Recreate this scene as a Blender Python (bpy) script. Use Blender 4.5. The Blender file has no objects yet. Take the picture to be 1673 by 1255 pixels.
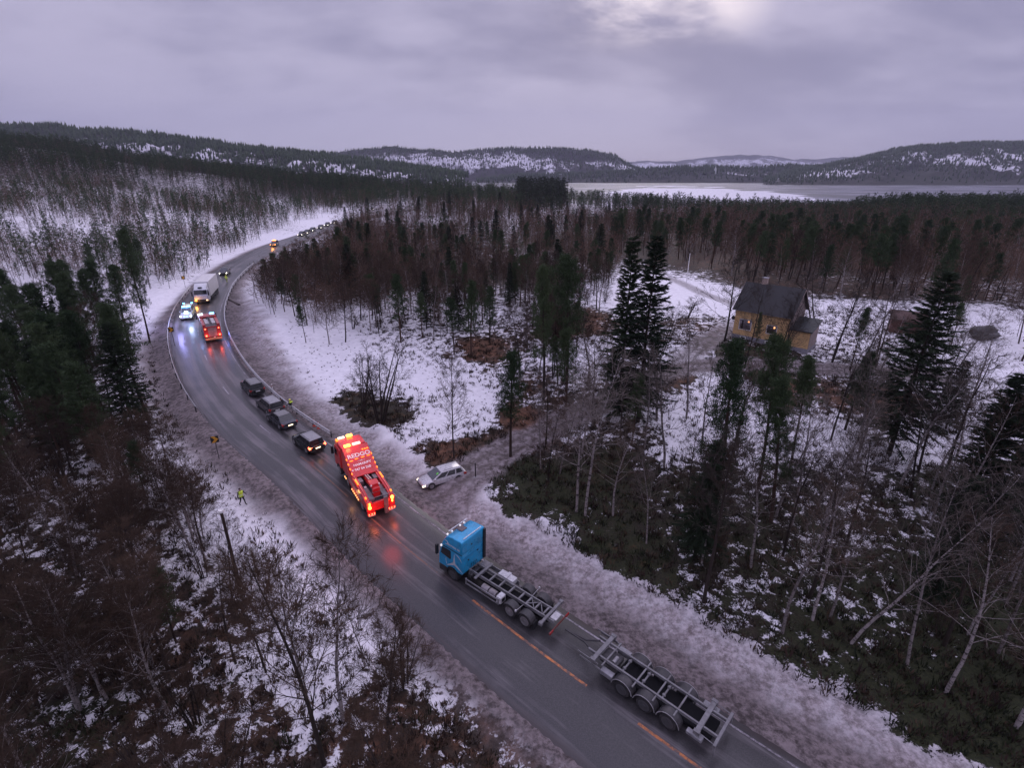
import bpy, bmesh, math, random
import numpy as np
from mathutils import Vector, Matrix

random.seed(7)
rng = np.random.default_rng(11)
S = bpy.context.scene
COL = S.collection
R = math.radians

# ------------------------------------------------------------------ camera
FPX, HOR, CX, CY, CH = 866.0, 280.0, 836.5, 627.5, 29.0      # photo pixels; camera height above the road
PITCH = math.atan((CY - HOR) / FPX)
cam = bpy.data.cameras.new('camera'); camo = bpy.data.objects.new('camera', cam); COL.objects.link(camo)
cam.sensor_width = 36.0; cam.lens = FPX / 1673 * 36.0
cam.clip_start = 0.5; cam.clip_end = 30000
camo.location = (0, 0, CH); camo.rotation_euler = (math.pi / 2 - PITCH, 0, 0)
S.camera = camo

# ------------------------------------------------------------------ sky
SUN_EL, SUN_AZ = R(24), R(12)       # brighter patch of cloud ahead, a little to the right
w = bpy.data.worlds.new('World'); S.world = w; w.use_nodes = True
nt = w.node_tree; nt.nodes.clear()
class NG:
    """small helper for node graphs"""
    def __init__(s, tree): s.t = tree
    def n(s, typ, **kw):
        nd = s.t.nodes.new(typ)
        for k, v in kw.items():
            if k.startswith('i_'): nd.inputs[k[2:].replace('_', ' ')].default_value = v
            else: setattr(nd, k, v)
        return nd
    def l(s, a, b): s.t.links.new(a, b)
    def math(s, op, a, b=None, c=None, clamp=False):
        nd = s.n('ShaderNodeMath', operation=op, use_clamp=clamp)
        for i, x in enumerate((a, b, c)):
            if x is None: continue
            if isinstance(x, (int, float)): nd.inputs[i].default_value = x
            else: s.l(x, nd.inputs[i])
        return nd.outputs[0]
    def mr(s, v, a, b, c=0.0, d=1.0, smooth=True):
        nd = s.n('ShaderNodeMapRange', interpolation_type='SMOOTHSTEP' if smooth else 'LINEAR')
        s.l(v, nd.inputs[0])
        for i, x in enumerate((a, b, c, d)): nd.inputs[i + 1].default_value = x
        return nd.outputs[0]
    def mix(s, fac, a, b, mode='MIX'):
        nd = s.n('ShaderNodeMix', data_type='RGBA', blend_type=mode)
        for sock, x in ((nd.inputs[0], fac), (nd.inputs[6], a), (nd.inputs[7], b)):
            if isinstance(x, (int, float)): sock.default_value = x
            elif isinstance(x, tuple): sock.default_value = (*x[:3], 1)
            else: s.l(x, sock)
        return nd.outputs[2]
    def noise(s, vec, scale, detail=4, rough=0.55, dist=0.0):
        nd = s.n('ShaderNodeTexNoise'); s.l(vec, nd.inputs['Vector'])
        nd.inputs['Scale'].default_value = scale; nd.inputs['Detail'].default_value = detail
        nd.inputs['Roughness'].default_value = rough; nd.inputs['Distortion'].default_value = dist
        return nd.outputs[0]
    def vmath(s, op, a, b):
        nd = s.n('ShaderNodeVectorMath', operation=op)
        for i, x in enumerate((a, b)):
            if isinstance(x, tuple): nd.inputs[i].default_value = x
            else: s.l(x, nd.inputs[i])
        return nd
g = NG(nt)
tc = g.n('ShaderNodeTexCoord')
sep = g.n('ShaderNodeSeparateXYZ'); g.l(tc.outputs['Generated'], sep.inputs[0])
zc = g.math('MAXIMUM', sep.outputs[2], 0.0)
den = g.math('ADD', zc, 0.20)
px = g.math('DIVIDE', sep.outputs[0], den); py = g.math('DIVIDE', sep.outputs[1], den)
cmb = g.n('ShaderNodeCombineXYZ'); g.l(px, cmb.inputs[0]); g.l(py, cmb.inputs[1])
mp = g.n('ShaderNodeMapping'); g.l(cmb.outputs[0], mp.inputs[0]); mp.inputs['Scale'].default_value = (0.62, 0.8, 1); mp.inputs['Location'].default_value = (3.1, 1.7, 0.3)
c1 = g.noise(mp.outputs[0], 0.62, 9, 0.56, 0.35)
c2 = g.noise(mp.outputs[0], 2.3, 8, 0.6, 0.2)
cl = g.math('ADD', g.math('MULTIPLY', c1, 0.72), g.math('MULTIPLY', c2, 0.28))
cl = g.mr(cl, 0.39, 0.60)
cloud = g.mix(cl, (0.215, 0.203, 0.325), (0.480, 0.443, 0.595))
# thinner, paler cloud near the horizon
hz = g.mr(zc, 0.015, 0.17, 1.0, 0.0)
cloud = g.mix(g.math('MULTIPLY', hz, g.mr(c1, 0.35, 0.6, 0.45, 0.85)), cloud, (0.490, 0.460, 0.625))
# the brighter break in the clouds, ahead
bd = Vector((0.222, 0.945, 0.245)).normalized()
dt = g.vmath('DOT_PRODUCT', g.vmath('NORMALIZE', tc.outputs['Generated'], (0, 0, 0)).outputs[0], tuple(bd)).outputs['Value']
br = g.math('MULTIPLY', g.math('MULTIPLY', g.mr(dt, 0.984, 0.9985), g.mr(zc, .165, .225)), g.mr(c2, 0.33, 0.58), clamp=True)
cloud = g.mix(br, cloud, (0.98, 0.86, 0.90))
# overcast sky: about three times brighter overhead than at the horizon
up = g.mr(sep.outputs[2], 0.24, 0.85, 1.0, 2.6)
vs = g.n('ShaderNodeVectorMath', operation='SCALE'); g.l(cloud, vs.inputs[0]); g.l(up, vs.inputs['Scale'])
sky = g.n('ShaderNodeTexSky', sky_type='NISHITA', sun_disc=False, sun_elevation=SUN_EL, sun_rotation=SUN_AZ)
sk = g.n('ShaderNodeVectorMath', operation='SCALE'); g.l(sky.outputs[0], sk.inputs[0]); sk.inputs['Scale'].default_value = 0.05
fin = g.mix(0.93, sk.outputs[0], vs.outputs[0])
bg = g.n('ShaderNodeBackground'); g.l(fin, bg.inputs[0]); bg.inputs[1].default_value = 1.0
wo = g.n('ShaderNodeOutputWorld'); g.l(bg.outputs[0], wo.inputs[0])
w.cycles.sampling_method = 'MANUAL'; w.cycles.sample_map_resolution = 1024

sun = bpy.data.lights.new('sun', 'SUN'); sun.energy = 0.5; sun.angle = R(25); sun.color = (1.0, 0.92, 0.93)
suno = bpy.data.objects.new('sun', sun); COL.objects.link(suno); suno.location = (0, 0, 300)
sd = Vector((math.sin(SUN_AZ) * math.cos(SUN_EL), math.cos(SUN_AZ) * math.cos(SUN_EL), math.sin(SUN_EL)))
suno.rotation_euler = sd.to_track_quat('Z', 'Y').to_euler()

S.view_settings.view_transform = 'Standard'; S.view_settings.look = 'None'
S.view_settings.exposure = 0.30; S.view_settings.gamma = 1.0
S.cycles.max_bounces = 5; S.cycles.diffuse_bounces = 2; S.cycles.glossy_bounces = 2
S.cycles.transmission_bounces = 2; S.cycles.transparent_max_bounces = 4; S.cycles.volume_bounces = 0
S.cycles.sample_clamp_indirect = 3.0; S.cycles.use_denoising = True; S.cycles.denoiser = 'OPENIMAGEDENOISE'; S.cycles.denoising_prefilter = 'ACCURATE'; S.cycles.denoising_input_passes = 'RGB_ALBEDO_NORMAL'

# ------------------------------------------------------------------ pixel <-> ground maths
_c, _s = math.cos(PITCH), math.sin(PITCH)
def ray(u, v):
    dx, dy = (u - CX) / FPX, -(v - CY) / FPX
    return np.array([dx, _c + dy * _s, dy * _c - _s])
def at(u, v, z):
    r = ray(u, v); return np.array([0, 0, CH]) + r * ((z - CH) / r[2])
def proj(x, y, z):
    z = z - CH; Z = np.maximum(y * _c - z * _s, 0.05); Y = y * _s + z * _c
    return CX + FPX * x / Z, CY - FPX * Y / Z
def sstep(a, b, x):
    t = np.clip((x - a) / (b - a), 0, 1); return t * t * (3 - 2 * t)
def inpoly(u, v, poly):
    u = np.asarray(u, float); v = np.asarray(v, float)
    r = np.zeros(np.broadcast(u, v).shape, bool); n = len(poly)
    for i in range(n):
        (x0, y0), (x1, y1) = poly[i], poly[(i + 1) % n]
        if y0 == y1: continue
        r ^= ((y0 > v) != (y1 > v)) & (u < (x1 - x0) * (v - y0) / (y1 - y0) + x0)
    return r
_perm = rng.random((256, 256))
def vnoise(x, y):
    xi = np.floor(x).astype(int); yi = np.floor(y).astype(int); fx = x - xi; fy = y - yi
    fx = fx * fx * (3 - 2 * fx); fy = fy * fy * (3 - 2 * fy)
    p = lambda a, b: _perm[a % 256, b % 256]
    return (p(xi, yi) * (1 - fx) + p(xi + 1, yi) * fx) * (1 - fy) + (p(xi, yi + 1) * (1 - fx) + p(xi + 1, yi + 1) * fx) * fy
def fbm(x, y, o=4):
    r = 0; a = 0.5; t = 0
    for i in range(o): r = r + a * vnoise(x * 2 ** i + 17 * i, y * 2 ** i + 31 * i); t += a; a *= 0.5
    return r / t

# ------------------------------------------------------------------ ground shape
def roadz(y): return np.interp(y, [-80, 26, 34, 42, 58, 80, 100, 140, 320, 420], [0, 0, .35, 1.1, 2.2, 3.7, 4.8, 5.1, 5.0, 3.0])
cpx = [(1139.8, 1254.5), (1034.7, 1179), (953.7, 1119), (860, 1050), (770, 982), (725, 944), (660, 893), (617, 860), (578, 824),
       (538, 782), (505, 756), (452, 718), (420, 694), (389, 664), (354, 621), (338, 590), (326, 560), (322, 535), (325, 512), (345, 472),
       (367, 450), (393, 431), (420, 415), (450, 401), (488, 389), (522, 377), (547, 367)]
c = []
for u, v in cpx:
    z = 0.0
    for _ in range(30):
        p = at(u, v, z); z = float(roadz(p[1]))
    c.append(p[:2])
c = np.array(c)
d0 = (c[0] - c[2]) / np.linalg.norm(c[0] - c[2])
c = np.vstack([c[0] + d0 * k for k in (60, 45, 30, 18, 8)] + [c] + [c[-1] + np.array([6, 45]), c[-1] + np.array([25, 100])])
def resample(p, step):
    s = np.r_[0, np.cumsum(np.linalg.norm(np.diff(p, axis=0), axis=1))]
    t = np.arange(0, s[-1], step)
    return np.column_stack([np.interp(t, s, p[:, k]) for k in range(p.shape[1])])
def smooth(p, n):
    k = np.hanning(n + 2)[1:-1]; k /= k.sum(); h = n // 2
    q = np.vstack([2 * p[0] - p[h:0:-1], p, 2 * p[-1] - p[-2:-h - 2:-1]])
    return np.column_stack([np.convolve(q[:, j], k, 'valid') for j in range(p.shape[1])])
ROAD = smooth(resample(c, 1.0), 21)
def polydist(x, y, line):
    """distance to a polyline's vertices (finely sampled) and the index of the nearest one"""
    x = np.asarray(x, float).ravel(); y = np.asarray(y, float).ravel()
    d = np.full(x.shape, 1e9); k = np.zeros(x.shape, int)
    for i in range(0, len(x), 4000):
        q = (x[i:i + 4000, None] - line[None, :, 0]) ** 2 + (y[i:i + 4000, None] - line[None, :, 1]) ** 2
        k[i:i + 4000] = q.argmin(1); d[i:i + 4000] = np.sqrt(q.min(1))
    return d, k
def baseh(x, y):
    left = roadz(y)
    right = np.interp(y, [-80, 24, 34, 45, 58, 72, 95, 140, 300, 420], [0, 0, .8, 2.2, 4.2, 5.6, 6.0, 5.0, 2.0, 0.0])
    wr = sstep(-8, 22, x)
    b = left * (1 - wr) + right * wr
    # the hillside on the left and the far ground
    uu = CX + 933 * x / np.maximum(y, 40)
    crv = np.interp(uu, [-260, 0, 120, 250, 450, 570, 700, 900, 1000, 1200, 1390, 1500, 1673, 1900], [235, 240, 250, 274, 297, 307, 312, 316, 325, 340, 349, 338, 333, 330])
    hc = CH + 480 * (280 - crv) / 933.0
    ys = np.interp(uu, [250, 550], [108, 300])
    t = np.clip((y - ys) / (480 - ys), 0, 1); t = t * (0.55 + 0.45 * t)
    b = b + (hc - b) * t
    fall = sstep(480, 860, y) * sstep(300, 800, uu) + sstep(600, 1100, y) * (1 - sstep(300, 800, uu))
    b = b + (-13.0 - b) * np.clip(fall, 0, 1)
    far = sstep(430, 560, y) * sstep(680, 900, uu)
    b = b + (-13.0 - b) * far
    return b
_GC = {}
def G(x, y):
    x = np.atleast_1d(np.asarray(x, float)); y = np.atleast_1d(np.asarray(y, float)); sh = x.shape
    x = x.ravel(); y = y.ravel()
    b = baseh(x, y)
    near = 1 - sstep(200, 900, np.hypot(x, y))
    b = b + (fbm(x / 16 + 5, y / 16 + 9, 4) - 0.5) * (1.1 * near + .0) + (fbm(x / 70 + 3, y / 70 + 2, 3) - .5) * 7 * sstep(130, 330, y) * (1 - sstep(430, 520, y))
    d, k = polydist(x, y, ROAD)
    rz = roadz(ROAD[k, 1])
    wd = sstep(3.6, 12.0, d)
    z = rz * (1 - wd) + b * wd
    z = z - 0.12 * (1 - sstep(3.6, 4.3, d)) - 0.35 * np.exp(-((d - 6.6) / 1.3) ** 2)
    return z.reshape(sh)
def g1(x, y): return float(G(x, y)[0])
def gp(u, v):
    """the ground point seen at a photo pixel"""
    r = ray(u, v); t = np.geomspace(12, 1500, 500)
    z = G(r[0] * t, r[1] * t); h = CH + r[2] * t
    i = int(np.argmax(h < z)); lo, hi = t[max(i - 1, 0)], t[i]
    for _ in range(18):
        m = (lo + hi) / 2
        if CH + r[2] * m < g1(r[0] * m, r[1] * m): hi = m
        else: lo = m
    p = r * hi; return Vector((p[0], p[1], g1(p[0], p[1])))
def hat(B, v):
    """height above B whose picture lies on photo row v"""
    lo, hi = 0.0, 70.0
    for _ in range(50):
        m = (lo + hi) / 2
        if proj(B[0], B[1], B[2] + m)[1] > v: lo = m
        else: hi = m
    return lo

# ------------------------------------------------------------------ mesh helpers
class MB:
    def __init__(s): s.v = []; s.f = []; s.m = []
    def add(s, vs, fs, m=0):
        o = len(s.v); s.v += [tuple(p) for p in vs]
        for f in fs: s.f.append(tuple(i + o for i in f)); s.m.append(m)
        return s
    def box(s, x0, x1, y0, y1, z0, z1, m=0):
        v = [(x, y, z) for z in (z0, z1) for y in (y0, y1) for x in (x0, x1)]
        return s.add(v, [(0, 2, 3, 1), (4, 5, 7, 6), (0, 1, 5, 4), (2, 6, 7, 3), (0, 4, 6, 2), (1, 3, 7, 5)], m)
    def prism(s, pts, ax, a, b, m=0):
        """closed outline pts in the plane across axis ax ('x','y','z'), from a to b along it"""
        def P(p, t): return (t, p[0], p[1]) if ax == 'x' else (p[0], t, p[1]) if ax == 'y' else (p[0], p[1], t)
        n = len(pts); v = [P(p, a) for p in pts] + [P(p, b) for p in pts]
        return s.add(v, [tuple(range(n)), tuple(range(2 * n - 1, n - 1, -1))] + [(i, (i + 1) % n, n + (i + 1) % n, n + i) for i in range(n)], m)
    def loft(s, secs, m=0, caps=True):
        """rings with the same number of points"""
        n = len(secs[0]); v = [p for r in secs for p in r]; f = []
        for k in range(len(secs) - 1):
            for i in range(n): f.append((k * n + i, k * n + (i + 1) % n, (k + 1) * n + (i + 1) % n, (k + 1) * n + i))
        if caps: f += [tuple(range(n - 1, -1, -1)), tuple(range((len(secs) - 1) * n, len(secs) * n))]
        return s.add(v, f, m)
    def cyl(s, c, ax, r, h, n=16, r2=None, m=0):
        """cylinder centred on c along an axis, length h"""
        r2 = r if r2 is None else r2; secs = []
        for t, q in ((-h / 2, r), (h / 2, r2)):
            ring = []
            for i in range(n):
                a = 2 * math.pi * i / n; ca, sa = q * math.cos(a), q * math.sin(a)
                d = (t, ca, sa) if ax == 'x' else (ca, t, sa) if ax == 'y' else (ca, sa, t)
                ring.append((c[0] + d[0], c[1] + d[1], c[2] + d[2]))
            secs.append(ring)
        return s.loft(secs, m)
    def tube(s, pts, r, n=6, m=0):
        pts = [Vector(p) for p in pts]; secs = []
        for i, p in enumerate(pts):
            t = (pts[min(i + 1, len(pts) - 1)] - pts[max(i - 1, 0)]).normalized()
            a = t.orthogonal().normalized(); b = t.cross(a)
            if secs and False: pass
            ref = Vector((0, 0, 1)) if abs(t.z) < 0.9 else Vector((1, 0, 0))
            a = t.cross(ref).normalized(); b = t.cross(a)
            q = r[i] if isinstance(r, (list, tuple)) else r
            secs.append([tuple(p + (a * math.cos(2 * math.pi * k / n) + b * math.sin(2 * math.pi * k / n)) * q) for k in range(n)])
        return s.loft(secs, m)
    def ball(s, c, r, n=10, k=6, sz=1.0, m=0):
        secs = []
        for j in range(k + 1):
            t = math.pi * (0.02 + 0.96 * j / k)
            secs.append([(c[0] + r * math.sin(t) * math.cos(2 * math.pi * i / n), c[1] + r * math.sin(t) * math.sin(2 * math.pi * i / n), c[2] - r * sz * math.cos(t)) for i in range(n)])
        return s.loft(secs, m)
    def build(s, name, mats, parent=None, bevel=0.0, smooth=False, seg=2):
        me = bpy.data.meshes.new(name); me.from_pydata(s.v, [], s.f); me.validate()
        if not isinstance(mats, (list, tuple)): mats = [mats]
        for x in mats: me.materials.append(x)
        if len(mats) > 1: me.polygons.foreach_set('material_index', s.m[:len(me.polygons)])
        bm = bmesh.new(); bm.from_mesh(me); bmesh.ops.recalc_face_normals(bm, faces=bm.faces); bm.to_mesh(me); bm.free()
        if smooth or bevel:
            me.polygons.foreach_set('use_smooth', [True] * len(me.polygons)); me.set_sharp_from_angle(angle=R(40))
        o = bpy.data.objects.new(name, me); COL.objects.link(o); o.parent = parent
        if bevel:
            b = o.modifiers.new('bevel', 'BEVEL'); b.width = bevel; b.segments = seg; b.limit_method = 'ANGLE'; b.angle_limit = R(35); b.harden_normals = False
        return o
def fastmesh(name, V, F, mats, midx=None, attrs=None, parent=None, smooth=False):
    """V (n,3) array, F (m,3) or (m,4) int array, or a list of both kinds"""
    me = bpy.data.meshes.new(name)
    Fs = F if isinstance(F, list) else [F]
    nv = len(V); me.vertices.add(nv); me.vertices.foreach_set('co', np.ascontiguousarray(V, np.float32).ravel())
    li = np.concatenate([f.ravel() for f in Fs]); tot = np.concatenate([np.full(len(f), f.shape[1]) for f in Fs])
    me.loops.add(len(li)); me.loops.foreach_set('vertex_index', li.astype(np.int32))
    me.polygons.add(len(tot)); me.polygons.foreach_set('loop_start', np.r_[0, np.cumsum(tot)[:-1]].astype(np.int32))
    me.update(calc_edges=True)
    for x in (mats if isinstance(mats, (list, tuple)) else [mats]): me.materials.append(x)
    if midx is not None: me.polygons.foreach_set('material_index', midx.astype(np.int32))
    if smooth: me.polygons.foreach_set('use_smooth', np.ones(len(tot), bool))
    for k, a in (attrs or {}).items():
        at_ = me.attributes.new(k, 'FLOAT', 'POINT'); at_.data.foreach_set('value', a.astype(np.float32))
    o = bpy.data.objects.new(name, me); COL.objects.link(o); o.parent = parent
    return o
def thing(name, label, cat, loc=(0, 0, 0), yaw=0, group=None):
    o = bpy.data.objects.new(name, None); COL.objects.link(o); o.empty_display_size = 0.3
    o.location = loc; o.rotation_euler = (0, 0, R(yaw)); o['label'] = label; o['category'] = cat
    if group: o['group'] = group
    return o
def tag(o, label, cat, group=None):
    o['label'] = label; o['category'] = cat
    if group: o['group'] = group
    return o
def copytree(o, parent=None):
    q = o.copy(); COL.objects.link(q); q.parent = parent
    for ch in list(o.children): copytree(ch, q)
    return q

# ------------------------------------------------------------------ materials
MATS = {}
def M(name, col, rough=0.5, metal=0.0, var=0.18, scale=5.0, bump=0.0, coat=0.0, emit=0.0, ecol=None, dirt=0.0, spec=0.5):
    if name in MATS: return MATS[name]
    m = bpy.data.materials.new(name); m.use_nodes = True; t = m.node_tree; t.nodes.clear(); g = NG(t)
    b = g.n('ShaderNodeBsdfPrincipled'); o = g.n('ShaderNodeOutputMaterial'); g.l(b.outputs[0], o.inputs[0])
    tc = g.n('ShaderNodeTexCoord'); n = g.noise(tc.outputs['Object'], scale, 6, 0.6)
    f = g.mr(n, 0.3, 0.7)
    lo = tuple(x * (1 - var) for x in col); hi = tuple(min(1, x * (1 + var)) for x in col)
    cc = g.mix(f, lo, hi)
    if dirt:
        n2 = g.noise(tc.outputs['Object'], 2.2, 7, 0.7)
        cc = g.mix(g.math('MULTIPLY', g.mr(n2, 0.42, 0.68), dirt), cc, (0.10, 0.085, 0.085))
    g.l(cc, b.inputs['Base Color']); b.inputs['Metallic'].default_value = metal
    g.l(g.mr(n, 0.25, 0.75, max(0.02, rough * 0.8), min(1, rough * 1.2)), b.inputs['Roughness'])
    b.inputs['Specular IOR Level'].default_value = spec
    b.inputs['Coat Weight'].default_value = coat; b.inputs['Coat Roughness'].default_value = 0.08
    if bump:
        bp = g.n('ShaderNodeBump'); bp.inputs['Strength'].default_value = bump; bp.inputs['Distance'].default_value = 0.03
        g.l(g.noise(tc.outputs['Object'], scale * 4, 5, 0.6), bp.inputs['Height']); g.l(bp.outputs[0], b.inputs['Normal'])
    if emit:
        b.inputs['Emission Color'].default_value = (*(ecol or col), 1); b.inputs['Emission Strength'].default_value = emit
    MATS[name] = m; return m
# ------------------------------------------------------------------ ground cover control points: photo pixel, snow 0..1, heath (red-brown) 0..1, moss 0..1
CTRL = [  # u, v, snow, heath, moss
 (100, 360, .72, .5, .2), (250, 420, .85, .5, .2), (60, 440, .84, .5, .2), (330, 380, .74, .5, .2), (450, 370, .66, .4, .2), (520, 362, .95, .3, .1),
 (420, 395, .9, .4, .1), (250, 500, .85, .4, .1), (0, 520, .7, .4, .3), (150, 600, .5, .5, .3), (60, 720, .42, .6, .4), (220, 690, .5, .6, .3), (262, 580, .8, .4, .1),
 (330, 740, .82, .4, .2), (400, 840, .86, .4, .2), (460, 900, .8, .4, .2), (520, 960, .75, .5, .2), (380, 930, .62, .5, .2), (200, 850, .5, .6, .3), (100, 930, .44, .6, .4), (40, 1050, .4, .5, .6), (150, 1100, .46, .6, .4),
 (300, 1000, .42, .7, .3), (280, 1150, .42, .7, .3), (60, 1220, .48, .5, .7), (460, 1060, .66, .6, .2), (520, 1120, .68, .6, .2), (600, 1150, .46, .7, .2), (660, 1200, .42, .7, .2), (760, 1230, .45, .7, .2), (450, 1220, .5, .7, .3), (700, 1080, .6, .6, .2),
 (600, 420, .26, .6, .1), (520, 480, .42, .5, .1), (450, 500, .9, .4, .1), (420, 530, .97, .3, .1), (480, 560, .95, .3, .1), (540, 600, .92, .4, .1), (520, 640, .92, .4, .1), (700, 450, .32, .6, .1), (850, 450, .34, .6, .1), (700, 530, .6, .5, .1), (850, 520, .6, .5, .1),
 (615, 688, .10, .65, .5), (650, 680, .22, .6, .5), (575, 668, .3, .6, .5), (640, 610, .88, .4, .1), (700, 620, .90, .4, .1), (690, 690, .88, .4, .1), (740, 680, .88, .4, .1), (735, 738, .25, .9, .2), (775, 580, .2, .95, .1), (740, 590, .8, .6, .1),
 (790, 650, .88, .4, .1), (850, 640, .5, .8, .1), (870, 690, .25, .95, .1), (900, 660, .5, .7, .1), (920, 530, .3, .95, .1), (950, 580, .9, .3, .1), (600, 730, .88, .3, .1), (650, 760, .95, .2, .1),
 (830, 760, .26, .4, .8), (780, 790, .85, .3, .3), (900, 800, .28, .4, .7), (870, 850, .72, .3, .5), (960, 880, .35, .4, .7), (1000, 780, .26, .5, .6), (1100, 830, .40, .5, .5), (980, 700, .5, .6, .3), (1060, 940, .3, .5, .6), (1180, 900, .42, .5, .5), (1200, 980, .58, .4, .5), (1060, 890, .3, .5, .6),
 (1130, 700, .8, .3, .2), (1180, 640, .96, .2, .1), (1220, 720, .8, .3, .2), (1320, 690, .78, .4, .2), (1290, 640, .35, .9, .2), (1120, 600, .95, .2, .1), (1090, 500, .97, .2, .1), (1130, 480, .97, .2, .1), (1180, 500, .96, .2, .1), (1100, 625, .3, .9, .1), (1120, 530, .5, .8, .1),
 (1230, 590, .3, .6, .6), (1190, 575, .35, .6, .6), (1330, 520, .74, .3, .2), (1400, 520, .7, .3, .1), (1440, 560, .66, .3, .1), (1600, 520, .96, .3, .1), (1640, 560, .96, .3, .1), (1560, 640, .66, .5, .2), (1640, 600, .9, .4, .2), (1400, 610, .6, .5, .1), (1430, 650, .3, .9, .2),
 (1350, 800, .46, .4, .5), (1420, 880, .48, .4, .5), (1300, 940, .46, .4, .6), (1450, 1000, .42, .4, .6), (1350, 1060, .38, .4, .7), (1500, 1130, .2, .3, .9), (1600, 1000, .25, .3, .9), (1640, 850, .4, .4, .7), (1600, 1200, .2, .3, .9), (1220, 1010, .50, .3, .5), (1330, 1080, .44, .3, .6), (1450, 1150, .40, .3, .6), (1560, 740, .7, .5, .3),
 (1200, 430, .22, .7, .1), (1400, 430, .2, .7, .1), (1600, 430, .25, .6, .1), (1000, 400, .26, .6, .1), (1200, 370, .18, .6, .2), (1500, 370, .18, .6, .2), (1260, 462, .3, .7, .2), (1420, 475, .35, .7, .2), (1560, 480, .4, .7, .2), (700, 380, .45, .6, .1), (560, 345, .7, .4, .1), (800, 345, .6, .4, .1), (300, 300, .5, .4, .2), (100, 280, .4, .4, .2), (500, 310, .35, .4, .3)]
cg = np.array([[*gp(u, v)[:2], a, b, d] for u, v, a, b, d in CTRL])

# lane to the house (its centre line on the ground)
LANEPX = [(660, 846), (700, 812), (757, 778), (800, 750), (868, 714), (930, 682), (1000, 652), (1060, 620), (1100, 604), (1150, 597), (1230, 594), (1320, 600), (1420, 606), (1520, 612)]
lane = smooth(resample(np.array([gp(u, v)[:2] for u, v in LANEPX]), 0.5), 15)
YARDPX = [(1095, 606), (1130, 580), (1160, 553), (1185, 540), (1215, 525)]
yard = smooth(resample(np.array([gp(u, v)[:2] for u, v in YARDPX]), 0.5), 9)
BACKPX = [(1085, 452), (1115, 463), (1150, 480), (1185, 492), (1210, 500)]
back = smooth(resample(np.array([gp(u, v)[:2] for u, v in BACKPX]), 0.5), 9)

# ------------------------------------------------------------------ terrain sheet
def axis(lo, hi, fine0, fine1, st):
    a = list(np.arange(fine0, fine1 + 1e-6, st)); s = st
    x = fine1
    while x < hi: s *= 1.07; x += s; a.append(min(x, hi))
    s = st; x = fine0
    while x > lo: s *= 1.07; x -= s; a.insert(0, max(x, lo))
    return np.array(a)
ax_ = axis(-9000, 9000, -75, 62, 0.55); ay_ = axis(-300, 9500, 6, 100, 0.55)
XX, YY = np.meshgrid(ax_, ay_); nx, ny = len(ax_), len(ay_)
ZZ = G(XX, YY)
xf, yf = XX.ravel(), YY.ravel()
num = np.zeros((len(xf), 3)); den_ = np.zeros(len(xf))
wn = (fbm(xf / 5, yf / 5, 3) - .5) * 7; wn2 = (fbm(xf / 5 + 50, yf / 5 + 50, 3) - .5) * 7
for i in range(0, len(xf), 20000):
    j = slice(i, i + 20000)
    dd = (xf[j, None] + wn[j, None] - cg[None, :, 0]) ** 2 + (yf[j, None] + wn2[j, None] - cg[None, :, 1]) ** 2
    ww = 1 / (dd + 1.0 + 0.0004 * (xf[j] ** 2 + yf[j] ** 2)[:, None]) ** 1.8
    num[j] = ww @ cg[:, 2:]; den_[j] = ww.sum(1)
cov = num / den_[:, None]
snow, heath, moss = cov.T
rd, rk = polydist(xf, yf, ROAD)
side = np.zeros(len(xf)); tv = np.gradient(ROAD, axis=0)
side = np.sign(tv[rk, 0] * (yf - ROAD[rk, 1]) - tv[rk, 1] * (xf - ROAD[rk, 0]))     # +1 left, -1 right (road runs away)
inner = (side < 0)
wid = np.where(inner, np.interp(ROAD[rk, 1], [10, 20, 30, 45, 70, 90, 110, 150], [11.0, 11.0, 10.2, 8.8, 10.5, 12, 8, 6.5]), np.interp(ROAD[rk, 1], [10, 30, 40, 60, 85, 110, 150], [6.2, 6.0, 6.5, 9.5, 9.0, 5.5, 5.0]))
dirt = (1 - sstep(wid - 2.4, wid + 0.8, rd + (fbm(xf / 2.2, yf / 2.2, 3) - .5) * 3.0))
snow = np.where(dirt > 0, np.maximum(snow, dirt * 0.93), snow)
wo = np.where(inner, np.interp(ROAD[rk, 1], [10, 28, 36, 46, 60, 95, 120], [2.2, 1.8, .6, .6, 2.4, 2.6, 0]), np.interp(ROAD[rk, 1], [20, 40, 55, 85, 110], [.3, .6, 2.8, 3.0, .2]))
wet = 1 - sstep(4.2 + wo * .6, 6.4 + wo, rd + (fbm(xf / 1.5 + 9, yf / 1.5, 3) - .5) * 1.6)
ld, _ = polydist(xf, yf, lane); yd, _ = polydist(xf, yf, yard); bd2, _ = polydist(xf, yf, back)
lw = np.interp(polydist(xf, yf, lane)[1] * .5, [0, 4, 9, 14], [4.2, 3.4, 2.0, 1.6])
track = np.maximum.reduce([1 - sstep(0, 1.1, ld - lw + (fbm(xf / 1.6, yf / 1.6 + 4, 3) - .5) * 1.4), .8 * (1 - sstep(1.2, 3.0, yd + (fbm(xf / 1.4, yf / 1.4 + 8, 3) - .5) * 2)), .7 * (1 - sstep(1.0, 1.9, bd2))])
track = track * (xf < 75)
rut = np.maximum(np.exp(-((np.abs(ld) - .78) / .30) ** 2), .8 * np.exp(-((yd - .75) / .35) ** 2)) * (xf < 75)
V = np.column_stack([xf, yf, ZZ.ravel()])
ii = np.arange((ny - 1) * nx).reshape(ny - 1, nx)[:, :-1].ravel()
F = np.column_stack([ii, ii + 1, ii + nx + 1, ii + nx])

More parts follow.
